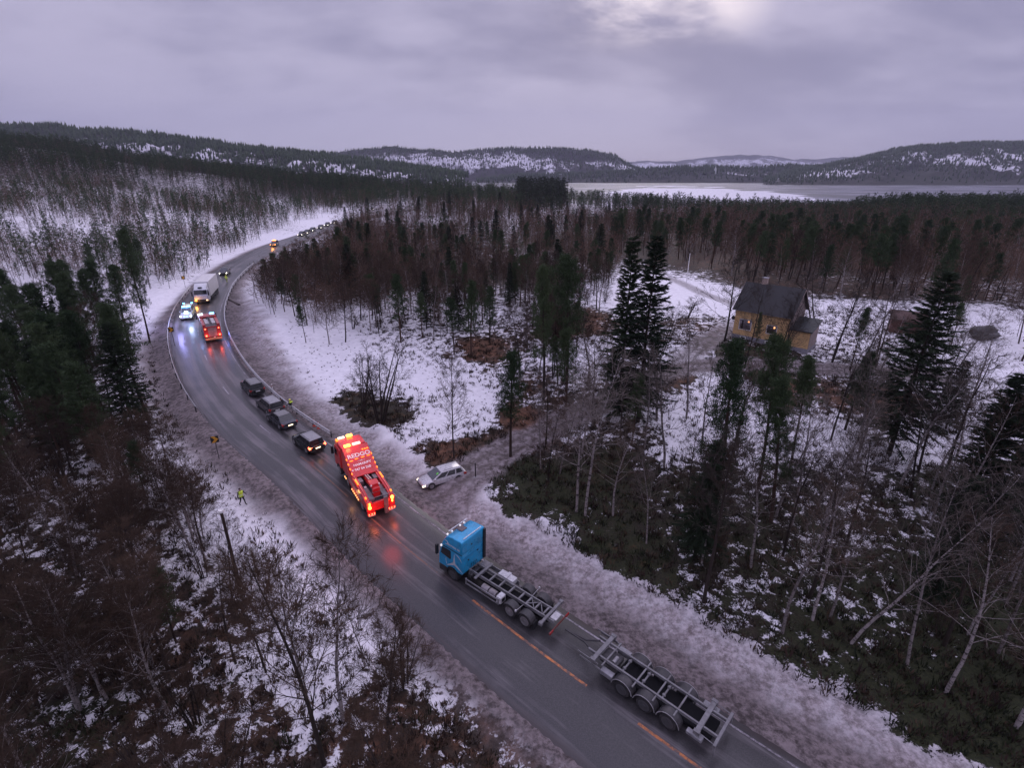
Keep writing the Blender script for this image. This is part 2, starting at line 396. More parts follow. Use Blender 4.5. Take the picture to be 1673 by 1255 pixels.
tm = bpy.data.materials.new('snowy_ground'); tm.use_nodes = True; t = tm.node_tree; t.nodes.clear(); g = NG(t)
b = g.n('ShaderNodeBsdfPrincipled'); o = g.n('ShaderNodeOutputMaterial'); g.l(b.outputs[0], o.inputs[0])
geo = g.n('ShaderNodeNewGeometry'); P_ = geo.outputs['Position']
att = {k: g.n('ShaderNodeAttribute', attribute_name=k).outputs['Fac'] for k in ('snow', 'heath', 'moss', 'dirt', 'track', 'wet', 'rut')}
n_a = g.noise(P_, 0.28, 5, 0.6); n_b = g.noise(P_, 1.1, 6, 0.60, 0.5); n_c = g.noise(P_, 6.5, 5, 0.65); n_d = g.noise(P_, 0.9, 4, 0.6)
cv = g.math('ADD', att['snow'], g.math('MULTIPLY', g.math('SUBTRACT', n_b, 0.5), 1.15))
cv = g.math('ADD', cv, g.math('MULTIPLY', g.math('SUBTRACT', n_c, 0.5), 0.50))
cv = g.math('ADD', cv, g.math('MULTIPLY', g.math('SUBTRACT', n_a, 0.5), 0.35))
smask = g.mr(cv, 0.50, 0.60)
soil = g.mix(g.mr(n_c, .35, .65), (0.015, 0.011, 0.008), (0.042, 0.030, 0.021))
mosc = g.mix(g.mr(n_c, .3, .7), (0.011, 0.014, 0.005), (0.034, 0.038, 0.013))
heac = g.mix(g.mr(n_b, .3, .7), (0.055, 0.026, 0.015), (0.165, 0.075, 0.040))
grd = g.mix(g.mr(g.math('ADD', att['moss'], g.math('SUBTRACT', n_d, .5)), .3, .75), soil, mosc)
grd = g.mix(g.mr(g.math('ADD', att['heath'], g.math('SUBTRACT', n_d, .5)), .55, .95), grd, heac)
snc = g.mix(g.mr(n_b, .3, .7), (0.72, 0.70, 0.73), (0.84, 0.82, 0.85))
slush = g.mix(g.mr(g.noise(P_, 2.6, 8, 0.72), .36, .66), (0.145, 0.120, 0.115), (0.45, 0.395, 0.405))
dm = g.math('MULTIPLY', att['dirt'], g.mr(g.math('ADD', g.noise(P_, 0.55, 6, 0.7), g.math('MULTIPLY', n_c, .35)), .38, .78, .50, 1.0))
snc = g.mix(dm, snc, slush)
colr = g.mix(smask, grd, snc)
trk = g.mix(g.mr(g.noise(P_, 1.8, 7, 0.7), .35, .65), (0.075, 0.058, 0.054), (0.30, 0.26, 0.27))
trk = g.mix(g.math('MULTIPLY', att['rut'], g.mr(n_b, .3, .6, .45, .95)), trk, (0.085, 0.066, 0.060))
colr = g.mix(g.math('MULTIPLY', att['track'], g.mr(n_d, .25, .5, .7, 1)), colr, trk)
wetc = g.mix(g.mr(g.math('ADD', g.math('MULTIPLY', g.noise(P_, 2.4, 7, 0.75), .7), g.math('MULTIPLY', g.noise(P_, .5, 4, .6), .3)), .38, .62), (0.050, 0.040, 0.038), (0.23, 0.19, 0.19))
colr = g.mix(att['wet'], colr, wetc)
g.l(colr, b.inputs['Base Color']); b.inputs['Roughness'].default_value = 0.75; b.inputs['Specular IOR Level'].default_value = 0.25
bp = g.n('ShaderNodeBump'); bp.inputs['Strength'].default_value = 0.6; bp.inputs['Distance'].default_value = 0.18
g.l(g.math('ADD', g.math('MULTIPLY', g.math('SUBTRACT', 1.0, smask), .5), g.math('ADD', n_b, g.math('MULTIPLY', n_c, .6))), bp.inputs['Height']); g.l(bp.outputs[0], b.inputs['Normal'])
ter = fastmesh('ground', V, F, tm, attrs=dict(snow=snow, heath=heath, moss=moss, dirt=dirt, track=track, wet=wet, rut=rut), smooth=True)
ter['kind'] = 'structure'; ter['label'] = 'snowy ground with patches of heather and moss'

def snow_at(x, y):
    q = 1 / (((x - cg[:, 0]) ** 2 + (y - cg[:, 1]) ** 2) + 1 + .0004 * (x * x + y * y)) ** 1.8
    return (q @ cg[:, 2:]) / q.sum()

# ------------------------------------------------------------------ road
def ribbon(name, line, offs, dz, mat, zf, s0=0.0, kind='structure', label=None):
    """strip along a centre line; offs = list of (sideways offset, extra height); keeps u = sideways, s = along"""
    tv = np.gradient(line, axis=0); tv /= np.linalg.norm(tv, axis=1)[:, None]; nv = np.column_stack([-tv[:, 1], tv[:, 0]])
    s = s0 + np.r_[0, np.cumsum(np.linalg.norm(np.diff(line, axis=0), axis=1))]
    V = []; A = []; B = []
    for off, ex in offs:
        p = line + nv * off; V.append(np.column_stack([p, zf(line, p) + dz + ex])); A.append(np.full(len(line), off)); B.append(s)
    n = len(line); k = len(offs); V = np.concatenate(V); F = []
    for j in range(k - 1):
        i = np.arange(n - 1); F.append(np.column_stack([j * n + i, j * n + i + 1, (j + 1) * n + i + 1, (j + 1) * n + i]))
    ob = fastmesh(name, V, np.concatenate(F)[:, ::-1], mat, attrs=dict(across=np.concatenate(A), along=np.concatenate(B)), smooth=True)
    if kind: ob['kind'] = kind
    if label: ob['label'] = label
    return ob
rm = bpy.data.materials.new('wet_asphalt'); rm.use_nodes = True; t = rm.node_tree; t.nodes.clear(); g = NG(t)
b = g.n('ShaderNodeBsdfPrincipled'); o = g.n('ShaderNodeOutputMaterial'); g.l(b.outputs[0], o.inputs[0])
ua = g.n('ShaderNodeAttribute', attribute_name='across').outputs['Fac']; sa = g.n('ShaderNodeAttribute', attribute_name='along').outputs['Fac']
cm = g.n('ShaderNodeCombineXYZ'); g.l(ua, cm.inputs[0]); g.l(g.math('MULTIPLY', sa, 0.045), cm.inputs[1])
st1 = g.noise(cm.outputs[0], 1.3, 6, 0.62, 0.3); st2 = g.noise(cm.outputs[0], 5.5, 5, 0.6)
P_ = g.n('ShaderNodeNewGeometry').outputs['Position']; gr = g.noise(P_, 14, 4, 0.7); big = g.noise(P_, 0.16, 4, 0.6)
# wheel tracks are darker and smoother
au = g.math('ABSOLUTE', ua)
wt = g.math('MULTIPLY', g.mr(g.math('ABSOLUTE', g.math('SUBTRACT', g.math('ABSOLUTE', g.math('SUBTRACT', au, 1.75)), .78)), .1, .55, 1, 0), 0.6)
film_and_shade = g.math('ADD', g.math('MULTIPLY', st1, .65), g.math('MULTIPLY', st2, .35))
film_and_shade = g.math('SUBTRACT', g.math('ADD', film_and_shade, g.math('MULTIPLY', g.math('SUBTRACT', big, .5), .5)), g.math('MULTIPLY', wt, .20))
film_and_shade = g.math('SUBTRACT', film_and_shade, g.mr(sa, 75, 135, .10, 0.0))
fm = g.mr(film_and_shade, .36, .64)
# near end painted darker, standing in for vignetting and weaker reflection
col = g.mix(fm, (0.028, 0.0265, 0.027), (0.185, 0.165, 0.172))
col = g.mix(g.math('MULTIPLY', g.mr(gr, .35, .7), .35), col, (0.11, 0.10, 0.105))
col = g.mix(g.math('MULTIPLY', g.mr(au, 3.35, 3.9), g.mr(st2, .35, .6)), col, (0.045, 0.035, 0.034))
g.l(col, b.inputs['Base Color']); g.l(g.mr(film_and_shade, .38, .66, .30, .62), b.inputs['Roughness']); b.inputs['Specular IOR Level'].default_value = 0.5
bp = g.n('ShaderNodeBump'); bp.inputs['Strength'].default_value = 0.35; bp.inputs['Distance'].default_value = 0.012
g.l(gr, bp.inputs['Height']); g.l(bp.outputs[0], b.inputs['Normal'])
zroad = lambda line, p: roadz(line[:, 1])
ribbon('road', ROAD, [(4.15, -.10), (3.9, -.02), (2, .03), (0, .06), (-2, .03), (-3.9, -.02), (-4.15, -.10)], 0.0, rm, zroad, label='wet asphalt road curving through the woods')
slen = np.r_[0, np.cumsum(np.linalg.norm(np.diff(ROAD, axis=0), axis=1))]
def paint(name, col):
    m = bpy.data.materials.new(name); m.use_nodes = True; t = m.node_tree; t.nodes.clear(); g = NG(t)
    b = g.n('ShaderNodeBsdfPrincipled'); o = g.n('ShaderNodeOutputMaterial')
    P_ = g.n('ShaderNodeNewGeometry').outputs['Position']
    wr = g.mr(g.math('ADD', g.math('MULTIPLY', g.noise(P_, 5, 6, .7), .6), g.math('MULTIPLY', g.noise(P_, .25, 3, .6), .55)), .46, .70)
    g.l(g.mix(wr, col, (0.075, 0.066, 0.07)), b.inputs['Base Color']); b.inputs['Roughness'].default_value = 0.5; g.l(b.outputs[0], o.inputs[0])
    return m
orange = paint('orange_road_paint', (0.62, 0.20, 0.045)); orangew = paint('worn_orange_road_paint', (0.20, 0.095, 0.055)); wpaint = paint('white_road_paint', (0.34, 0.31, 0.335))
fine = resample(ROAD, 0.5); fs = np.r_[0, np.cumsum(np.linalg.norm(np.diff(fine, axis=0), axis=1))]
def spx(u, v):
    z = 0.0
    for _ in range(20):
        p = at(u, v, z); z = float(roadz(p[1]))
    return float(fs[np.argmin(np.hypot(fine[:, 0] - p[0], fine[:, 1] - p[1]))])
crown = lambda off: 0.06 - abs(off) * 0.017
def mark(name, s0, s1, off, wd, mat, label):
    k = (fs >= s0) & (fs <= s1)
    if k.sum() < 2: return
    ribbon(name, fine[k], [(off + wd / 2, crown(off + wd / 2)), (off - wd / 2, crown(off - wd / 2))], 0.008, mat, zroad, label=label)
sA, sB = spx(953.7, 1119), spx(770, 982)
per = (sB - sA) * 12 / 9.0
s = sA - per * 3
while s < fs[-1] - 20:
    y_ = np.interp(s, fs, fine[:, 1])
    if y_ < 46: mark('road_markings', s, s + per * .75, 0, .17 if y_ < 29 else .13, orange if y_ < 29 else orangew, None)
    else: mark('road_markings', s + per * .2, s + per * .48, 0, .13, wpaint, None)
    s += per
mark('road_markings', 0, fs[-1], -3.45, .13, wpaint, None)

# ------------------------------------------------------------------ fjord
wm = bpy.data.materials.new('fjord_ice_and_water'); wm.use_nodes = True; t = wm.node_tree; t.nodes.clear(); g = NG(t)
b = g.n('ShaderNodeBsdfPrincipled'); o = g.n('ShaderNodeOutputMaterial'); g.l(b.outputs[0], o.inputs[0])
P_ = g.n('ShaderNodeNewGeometry').outputs['Position']
ice = g.n('ShaderNodeAttribute', attribute_name='ice').outputs['Fac']
mpn = g.n('ShaderNodeMapping'); g.l(P_, mpn.inputs[0]); mpn.inputs['Scale'].default_value = (.008, .010, 1)
nn = g.noise(mpn.outputs[0], 1.0, 7, .62, .5)
im = g.mr(g.math('ADD', ice, g.math('MULTIPLY', g.math('SUBTRACT', nn, .5), 1.1)), .46, .56)
g.l(g.mix(im, g.mix(g.mr(nn, .4, .6), (0.03, 0.03, 0.04), (0.15, 0.15, 0.195)), (0.60, 0.585, 0.655)), b.inputs['Base Color'])
g.l(g.mr(im, 0, 1, .5, .6), b.inputs['Roughness']); b.inputs['Specular IOR Level'].default_value = .22
bp = g.n('ShaderNodeBump'); bp.inputs['Strength'].default_value = .25; bp.inputs['Distance'].default_value = .4; g.l(g.noise(P_, .6, 4, .6), bp.inputs['Height']); g.l(bp.outputs[0], b.inputs['Normal'])
ICE = [(985, 316), (1040, 308), (1100, 306), (1180, 307), (1230, 312), (1290, 317), (1340, 326), (1390, 337), (1400, 350), (1360, 370), (1000, 370)]
wx = np.linspace(-3000, 5000, 300); wy = np.geomspace(430, 4200, 160); WX, WY = np.meshgrid(wx, wy)
uu, vv = proj(WX.ravel(), WY.ravel(), np.full(WX.size, -10.0))
jit = (fbm(WX.ravel() / 90, WY.ravel() / 90, 3) - .5) * 12 + (fbm(WX.ravel() / 22, WY.ravel() / 30, 3) - .5) * 7
icev = np.where(inpoly(uu + jit * 3, vv + jit, ICE), .98, .22 + .10 * (vv < 306))
ii = np.arange((160 - 1) * 300).reshape(159, 300)[:, :-1].ravel()
fj = fastmesh('water', np.column_stack([WX.ravel(), WY.ravel(), np.full(WX.size, -10.0)]), np.column_stack([ii, ii + 1, ii + 301, ii + 300]), wm, attrs=dict(ice=icev))
fj['kind'] = 'structure'; fj['label'] = 'partly frozen fjord with a pale sheet of ice'

# ------------------------------------------------------------------ far hills
def hillmat(name, dark, pale, thr, sc):
    m = bpy.data.materials.new(name); m.use_nodes = True; t = m.node_tree; t.nodes.clear(); g = NG(t)
    b = g.n('ShaderNodeBsdfPrincipled'); o = g.n('ShaderNodeOutputMaterial'); g.l(b.outputs[0], o.inputs[0])
    P_ = g.n('ShaderNodeNewGeometry').outputs['Position']
    mp = g.n('ShaderNodeMapping'); g.l(P_, mp.inputs[0]); mp.inputs['Scale'].default_value = (1, .5, .8)
    a = g.noise(mp.outputs[0], .0042 * sc, 4, .6, .3); c = g.noise(mp.outputs[0], .024 * sc, 8, .68, .5); d = g.noise(mp.outputs[0], .10 * sc, 4, .7)
    hgt = g.n('ShaderNodeAttribute', attribute_name='rise').outputs['Fac']
    mk = g.math('ADD', g.math('MULTIPLY', a, .5), g.math('ADD', g.math('MULTIPLY', c, .42), g.math('MULTIPLY', d, .16)))
    mk = g.math('ADD', mk, g.math('MULTIPLY', g.mr(g.math('ABSOLUTE', g.math('SUBTRACT', hgt, .55)), .0, .4, .05, -.09), 1.0))
    mk = g.mr(mk, thr, thr + .055)
    dk = g.mix(g.mr(d, .3, .7), tuple(x * .6 for x in dark), tuple(x * 1.35 for x in dark))
    g.l(g.mix(mk, dk, pale), b.inputs['Base Color']); b.inputs['Roughness'].default_value = .9; b.inputs['Specular IOR Level'].default_value = .1
    bp = g.n('ShaderNodeBump'); bp.inputs['Strength'].default_value = .7; bp.inputs['Distance'].default_value = 9 / sc; g.l(c, bp.inputs['Height']); g.l(bp.outputs[0], b.inputs['Normal'])
    return m
RIDGES = []
def ridge(name, label, crest, foot, dc, df, zf, mat, seed, bump=1.0, dens=1.0):
    """hill range: crest line given by bearing and elevation as seen in the photo, at real distance dc (north), foot at df"""
    us = np.arange(crest[0][0], crest[-1][0] + 1, 3.0 / dens)
    cv_ = np.interp(us, [p[0] for p in crest], [p[1] for p in crest])
    bear = (us - CX) / 933.0
    ts = np.r_[np.linspace(0, 1, 46), np.linspace(1.06, 1.8, 9)]
    X = []; Y = []; Z = []; T = []
    zc_ = CH + dc * (HOR - cv_) / 933.0
    for k, tt in enumerate(ts):
        y = df + (dc - df) * tt + 0 * us
        y = y + (fbm(us / 40 + seed, np.full(len(us), tt * 3 + seed), 3) - .5) * (dc - df) * .35 * (4 * tt * (1 - tt) if tt < 1 else 0)
        x = bear * y
        h = tt ** .8 if tt <= 1 else 1 - (tt - 1) ** 2 * 1.2
        h = h if tt > 1 else (0.72 * sstep(0, 1, tt) + .28 * tt)
        nz = (fbm(x / (dc * .05) + seed, y / (dc * .05) + seed, 5) - .5) * (zc_ - zf) * .34 * bump * (np.sin(min(tt, 1) * math.pi) ** .7 if tt < 1 else 0)
        z = zf + (zc_ - zf) * h + nz + (fbm(x / (dc * .012), y / (dc * .012) + seed, 4) - .5) * dc * .0045 * bump
        X.append(x); Y.append(y); Z.append(z); T.append(np.full(len(us), tt))
    n = len(us); V = np.column_stack([np.concatenate(X), np.concatenate(Y), np.concatenate(Z)])
    i = np.arange((len(ts) - 1) * n).reshape(len(ts) - 1, n)[:, :-1].ravel()
    ob = fastmesh(name, V, np.column_stack([i, i + 1, i + n + 1, i + n]), mat, attrs=dict(rise=np.concatenate(T)), smooth=True)
    ob['kind'] = 'structure'; ob['label'] = label
    RIDGES.append((np.array(X), np.array(Y), np.array(Z)))
    return ob
hm1 = hillmat('wooded_hill', (0.030, 0.030, 0.024), (0.66, 0.64, 0.70), .555, 1.5)
hm2 = hillmat('rocky_hill', (0.034, 0.031, 0.036), (0.62, 0.60, 0.66), .55, 1.1)
hm3 = hillmat('far_mountain', (0.06, 0.058, 0.07), (0.60, 0.59, 0.66), .55, .5)
hm4 = hillmat('wooded_shore', (0.020, 0.020, 0.020), (0.6, 0.58, 0.64), .66, 1.2)
ridge('hill', 'long wooded ridge with snowy cliffs on the left skyline', [(-300, 219), (-150, 214), (0, 214), (100, 214), (160, 219), (250, 223), (400, 243), (520, 255), (620, 266), (760, 284)], 300, 1500, 1050, -11, hm1, 3.3)
ridge('hill', 'rocky flat-topped hill beyond the fjord', [(440, 262), (520, 255), (600, 247), (640, 243), (700, 248), (740, 252), (800, 248), (850, 246), (900, 246), (960, 249), (1000, 257), (1022, 268), (1050, 280), (1080, 290)], 300, 2900, 2350, -11, hm2, 8.1, dens=1.5)
ridge('hill', 'low dark wooded headland beyond the ice', [(780, 292), (850, 286), (930, 284), (1000, 281), (1060, 276), (1100, 274), (1160, 273), (1230, 275), (1290, 271), (1330, 274), (1400, 278), (1480, 288)], 300, 2500, 2050, -11, hm4, 5.7, bump=.4, dens=1.5)
ridge('hill', 'broad snow-flecked hill across the fjord on the right', [(1250, 290), (1300, 279), (1350, 271), (1400, 261), (1450, 249), (1500, 242), (1560, 240), (1620, 239), (1680, 239), (1800, 236), (1950, 244)], 300, 2400, 1720, -11, hm1, 1.9)
ridge('mountain', 'pale snowy mountains far beyond the fjord', [(930, 285), (1000, 268), (1060, 264), (1100, 265), (1150, 259), (1200, 255), (1250, 256), (1290, 262), (1330, 262), (1380, 258), (1440, 256), (1500, 270)], 300, 7600, 6200, -11, hm3, 6.4, dens=1.5)
# ------------------------------------------------------------------ trees
def tintmat(name, c0, c1, rough=.8, scale=3.0, stripes=False):
    m = bpy.data.materials.new(name); m.use_nodes = True; t = m.node_tree; t.nodes.clear(); g = NG(t)
    b = g.n('ShaderNodeBsdfPrincipled'); o = g.n('ShaderNodeOutputMaterial'); g.l(b.outputs[0], o.inputs[0])
    tc = g.n('ShaderNodeTexCoord'); oi = g.n('ShaderNodeObjectInfo'); ar = g.n('ShaderNodeAttribute', attribute_name='rnd')
    rn = g.math('FRACT', g.math('ADD', oi.outputs['Random'], ar.outputs['Fac']))
    n = g.noise(tc.outputs['Object'], scale, 4, .6)
    f = g.math('ADD', g.math('MULTIPLY', rn, .7), g.math('MULTIPLY', g.math('SUBTRACT', n, .5), 1.0), clamp=True)
    c = g.mix(f, c0, c1)
    if stripes:
        mp = g.n('ShaderNodeMapping'); g.l(tc.outputs['Object'], mp.inputs[0]); mp.inputs['Scale'].default_value = (2.2, 2.2, 5.5)
        k = g.mr(g.noise(mp.outputs[0], 1.0, 5, .7), .50, .60)
        c = g.mix(k, c, (0.045, 0.038, 0.036))
    g.l(c, b.inputs['Base Color']); b.inputs['Roughness'].default_value = rough; b.inputs['Specular IOR Level'].default_value = .15
    return m
bark_b = tintmat('birch_bark', (0.13, 0.112, 0.105), (0.40, 0.355, 0.345), stripes=True)
bark_d = tintmat('dark_bark', (0.022, 0.017, 0.014), (0.055, 0.042, 0.036))
bark_p = tintmat('pine_bark', (0.030, 0.021, 0.017), (0.085, 0.050, 0.036))
twig_b = tintmat('birch_twigs', (0.038, 0.024, 0.017), (0.098, 0.062, 0.042))
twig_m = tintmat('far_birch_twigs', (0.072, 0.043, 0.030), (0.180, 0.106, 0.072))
twig_p = tintmat('pale_twigs', (0.085, 0.068, 0.058), (0.22, 0.185, 0.165))
twig_g = tintmat('grey_twigs', (0.026, 0.020, 0.018), (0.060, 0.046, 0.040))
need_p = tintmat('pine_needles', (0.022, 0.042, 0.017), (0.072, 0.100, 0.044))
need_s = tintmat('spruce_needles', (0.012, 0.022, 0.011), (0.038, 0.054, 0.026))

class TB:
    """collects many tapered limbs and needle blades in arrays"""
    def __init__(s): s.V = []; s.F = []; s.n = 0
    def limb(s, pts, rad, k):
        pts = np.asarray(pts, float); m = len(pts)
        if k == 1:
            d_ = pts[-1] - pts[0]; sd = np.cross(d_, (pts[0] * 7.3 + 1.1) % 1.0 - .5); sd /= np.linalg.norm(sd) + 1e-9
            s.V.append(np.array([pts[0] - sd * rad[0], pts[0] + sd * rad[0], pts[-1]])); s.F.append(np.array([[0, 1, 2]]) + s.n); s.n += 3; return
        t = np.gradient(pts, axis=0); t /= np.linalg.norm(t, axis=1)[:, None] + 1e-9
        ref = np.where(np.abs(t[:, 2:3]) < .9, np.array([[0, 0, 1.0]]), np.array([[1.0, 0, 0]]))
        a = np.cross(t, ref); a /= np.linalg.norm(a, axis=1)[:, None] + 1e-9; b = np.cross(t, a)
        an = np.arange(k) * 2 * math.pi / k; rad = np.asarray(rad, float)[:, None, None]
        ring = pts[:, None, :] + rad * (a[:, None, :] * np.cos(an)[None, :, None] + b[:, None, :] * np.sin(an)[None, :, None])
        s.V.append(ring.reshape(-1, 3))
        i = np.arange(m - 1)[:, None] * k; j = np.arange(k)[None, :]; j2 = (j + 1) % k
        q = np.stack([i + j, i + j2, i + k + j2, i + k + j], -1).reshape(-1, 4)
        q = np.concatenate([q[:, :3], q[:, [0, 2, 3]]]) + s.n
        s.F.append(q); s.n += m * k
    def blades(s, c, d, L, W, r):
        """needle triangles: centres c, directions d"""
        n = len(c); sd = np.cross(d, r.normal(size=(n, 3))); sd /= np.linalg.norm(sd, axis=1)[:, None] + 1e-9
        L = np.broadcast_to(L, n)[:, None]; W = np.broadcast_to(W, n)[:, None]
        s.V.append(np.stack([c - sd * W, c + sd * W, c + d * L], 1).reshape(-1, 3))
        s.F.append(np.arange(3 * n).reshape(n, 3) + s.n); s.n += 3 * n
    def arr(s):
        return (np.concatenate(s.V), np.concatenate(s.F)) if s.V else (np.zeros((0, 3)), np.zeros((0, 3), int))
def curve(p, d, L, n, r, wob=.12, lift=0.0):
    pts = [np.array(p, float)]; d = np.array(d, float); d /= np.linalg.norm(d)
    for i in range(n):
        d = d + r.normal(size=3) * wob + np.array([0, 0, lift]); d /= np.linalg.norm(d)
        pts.append(pts[-1] + d * L / n)
    return np.array(pts)
def along(pts, t):
    x = t * (len(pts) - 1); i = min(int(x), len(pts) - 2); f = x - i
    return pts[i] * (1 - f) + pts[i + 1] * f, pts[i + 1] - pts[i]
def birch(seed, h=12.0, stems=1, limbs=20, sub=5, twigs=5, thick=1.0, spread=1.0, low=.22, lod=0):
    """bare birch: returns (trunk arrays, twig arrays); height h"""
    r = np.random.default_rng(seed); T = TB(); C = TB()
    for sI in range(stems):
        az = r.uniform(0, 6.28); lean = (.05 if stems == 1 else r.uniform(.10, .34))
        base = np.array([math.cos(az), math.sin(az), 0]) * (0 if stems == 1 else .25)
        hh = h * (1 if sI == 0 else r.uniform(.6, .98))
        nseg = 9 if not lod else 5
        tr = curve(base, (math.cos(az) * lean, math.sin(az) * lean, 1), hh, nseg, r, .045, .02)
        tr[0, 2] -= .25
        r0 = (.0070 * hh * thick + .012) if not lod else .0058 * hh + .012
        rad = r0 * (1 - np.linspace(0, 1, nseg + 1)) ** .85 + .010
        T.limb(tr, rad, 6 if not lod else 3)
        nl = max(4, int(limbs / (stems ** .6)))
        for k in range(nl):
            t = low + (.97 - low) * ((k + r.uniform(0, 1)) / nl)
            p, d = along(tr, t); d = d / np.linalg.norm(d)
            a = k * 2.4 + r.uniform(-.5, .5); el = r.uniform(.35, .95)
            L = (h * .30 * (1 - t) ** .75 + .55) * r.uniform(.7, 1.2) * spread
            dr = np.array([math.cos(a), math.sin(a), 0]) + d * el
            br = curve(p, dr, L, 4 if not lod else 2, r, .13, .07)
            rb = max(.011, r0 * (1 - t) * .42)
            (T if not lod else C).limb(br, np.linspace(rb, .007, len(br)) * (1 if not lod else 1.3), 4 if not lod else 3)
            for q in range(sub):
                tt = .2 + .8 * (q + r.uniform(0, 1)) / sub
                p2, d2 = along(br, tt); d2 = d2 / np.linalg.norm(d2)
                v = r.normal(size=3); v -= v.dot(d2) * d2; v /= np.linalg.norm(v)
                L2 = L * r.uniform(.28, .55) * (1.15 - tt * .5) + .15
                s2 = curve(p2, d2 * .9 + v * .8 + np.array([0, 0, .25]), L2, 3 if not lod else 1, r, .16, .03)
                C.limb(s2, np.linspace(.010, .005, len(s2)) * thick * (1 if not lod else 2.0), 3 if lod < 2 else 1)
                for w in range(twigs):
                    p3, d3 = along(s2, r.uniform(.25, 1)); d3 = d3 / np.linalg.norm(d3)
                    v = r.normal(size=3); v /= np.linalg.norm(v)
                    s3 = curve(p3, d3 + v * .75, r.uniform(.25, .6) * (.6 + .05 * h), 2 if not lod else 1, r, .18, -.04)
                    C.limb(s3, np.linspace(.0075, .004, len(s3)) * thick * (1 if not lod else 2.2 if lod == 1 else 3.0), 1 if lod else 3)
    return T.arr(), C.arr()
def pine(seed, h=12.0, low=.42, nb=46, cl=9, bl=15, spread=1.0, lod=0):
    r = np.random.default_rng(seed); T = TB(); C = TB()
    n = 9 if not lod else 4
    tr = curve((0, 0, 0), (r.normal() * .02, r.normal() * .02, 1), h, n, r, .022, .02); tr[0, 2] -= .3
    r0 = (.012 * h + .02) * (1 if not lod else .7)
    T.limb(tr, r0 * (1 - np.linspace(0, 1, n + 1)) ** .8 + .012, 7 if not lod else 3)
    for k in range(8 if not lod else 0):                                   # dead lower branches
        p, d = along(tr, r.uniform(.15, low)); a = r.uniform(0, 6.28)
        T.limb(curve(p, (math.cos(a), math.sin(a), r.uniform(-.25, .15)), r.uniform(.5, 1.5), 3, r, .15), [.018, .014, .01, .006], 3)
    for k in range(nb):
        t = low + (1 - low) * ((k + r.uniform(0, 1)) / nb) ** .85
        p, d = along(tr, min(t, .99)); a = k * 2.4 + r.uniform(-.6, .6)
        u = (t - low) / (1 - low)
        L = (.15 * h * (1 - u) ** .65 * (0.55 + .45 * min(1, u * 4)) + .35) * r.uniform(.6, 1.25) * spread
        br = curve(p, (math.cos(a), math.sin(a), r.uniform(.0, .45) + .6 * u), L, 3 if not lod else 2, r, .14, .08)
        T.limb(br, np.linspace(.012 + .010 * (1 - u), .006, len(br)), 3)
        for q in range(cl):
            tt = .3 + .7 * (q + r.uniform(0, 1)) / cl
            p2, d2 = along(br, min(tt, 1)); off = r.normal(size=3) * np.array([.24, .24, .13]) * (.5 + L * .35)
            c0 = p2 + off; m = bl
            dd = r.normal(size=(m, 3)) + np.array([0, 0, .75]) + d2 / (np.linalg.norm(d2) + 1e-9) * .5; dd /= np.linalg.norm(dd, axis=1)[:, None]
            cc = c0 + r.normal(size=(m, 3)) * (.10 if not lod else .16)
            C.blades(cc, dd, r.uniform(.16, .32, m) * (1, 1.7, 2.2)[lod], r.uniform(.016, .032, m) * (1, 2.4, 4.2)[lod], r)
    return T.arr(), C.arr()
def spruce(seed, h=16.0, low=.05, nw=34, per=7, bl=26, width=.19, lod=0):
    r = np.random.default_rng(seed); T = TB(); C = TB()
    tr = curve((0, 0, 0), (0, 0, 1), h, 6, r, .01, .02); tr[0, 2] -= .3
    T.limb(tr, (.011 * h + .02) * (1 - np.linspace(0, 1, 7)) + .012, 6 if not lod else 3)
    for k in range(nw):
        u = (k + .3) / nw; t = low + (1 - low) * u ** .92
        for q in range(per):
            p, _ = along(tr, min(.985, t + r.normal() * .018)); a = q * 6.283 / per + k * 1.1 + r.uniform(-.3, .3)
            L = (width * h * (1 - u) ** .85 * min(1, .55 + u * 3.5) + .22) * r.uniform(.45, 1.25)
            dirn = np.array([math.cos(a), math.sin(a), r.uniform(-.55, .05) + .6 * u])
            br = curve(p, dirn, L, 3 if not lod else 2, r, .06, -.05 + .10)
            T.limb(br, np.linspace(.016, .005, len(br)), 3)
            m = max(5, int(bl * (.35 + L / (width * h))))
            tt = r.uniform(.12, 1, m) ** .8
            x = tt * (len(br) - 1); i = np.minimum(x.astype(int), len(br) - 2); f = (x - i)[:, None]
            pc = br[i] * (1 - f) + br[i + 1] * f
            sdv = np.array([-math.sin(a), math.cos(a), 0]); sg = r.choice([-1, 1], m)[:, None]
            dd = dirn / np.linalg.norm(dirn) * .7 + sdv * sg * r.uniform(.2, 1.0, (m, 1)) + np.array([0, 0, -.30]) * r.uniform(0, 1.3, (m, 1)) + r.normal(size=(m, 3)) * .12
            dd /= np.linalg.norm(dd, axis=1)[:, None]
            C.blades(pc, dd, r.uniform(.20, .50, m) * (1, 1.7, 2.3)[lod], r.uniform(.03, .06, m) * (1, 1.8, 3.2)[lod], r)
    return T.arr(), C.arr()

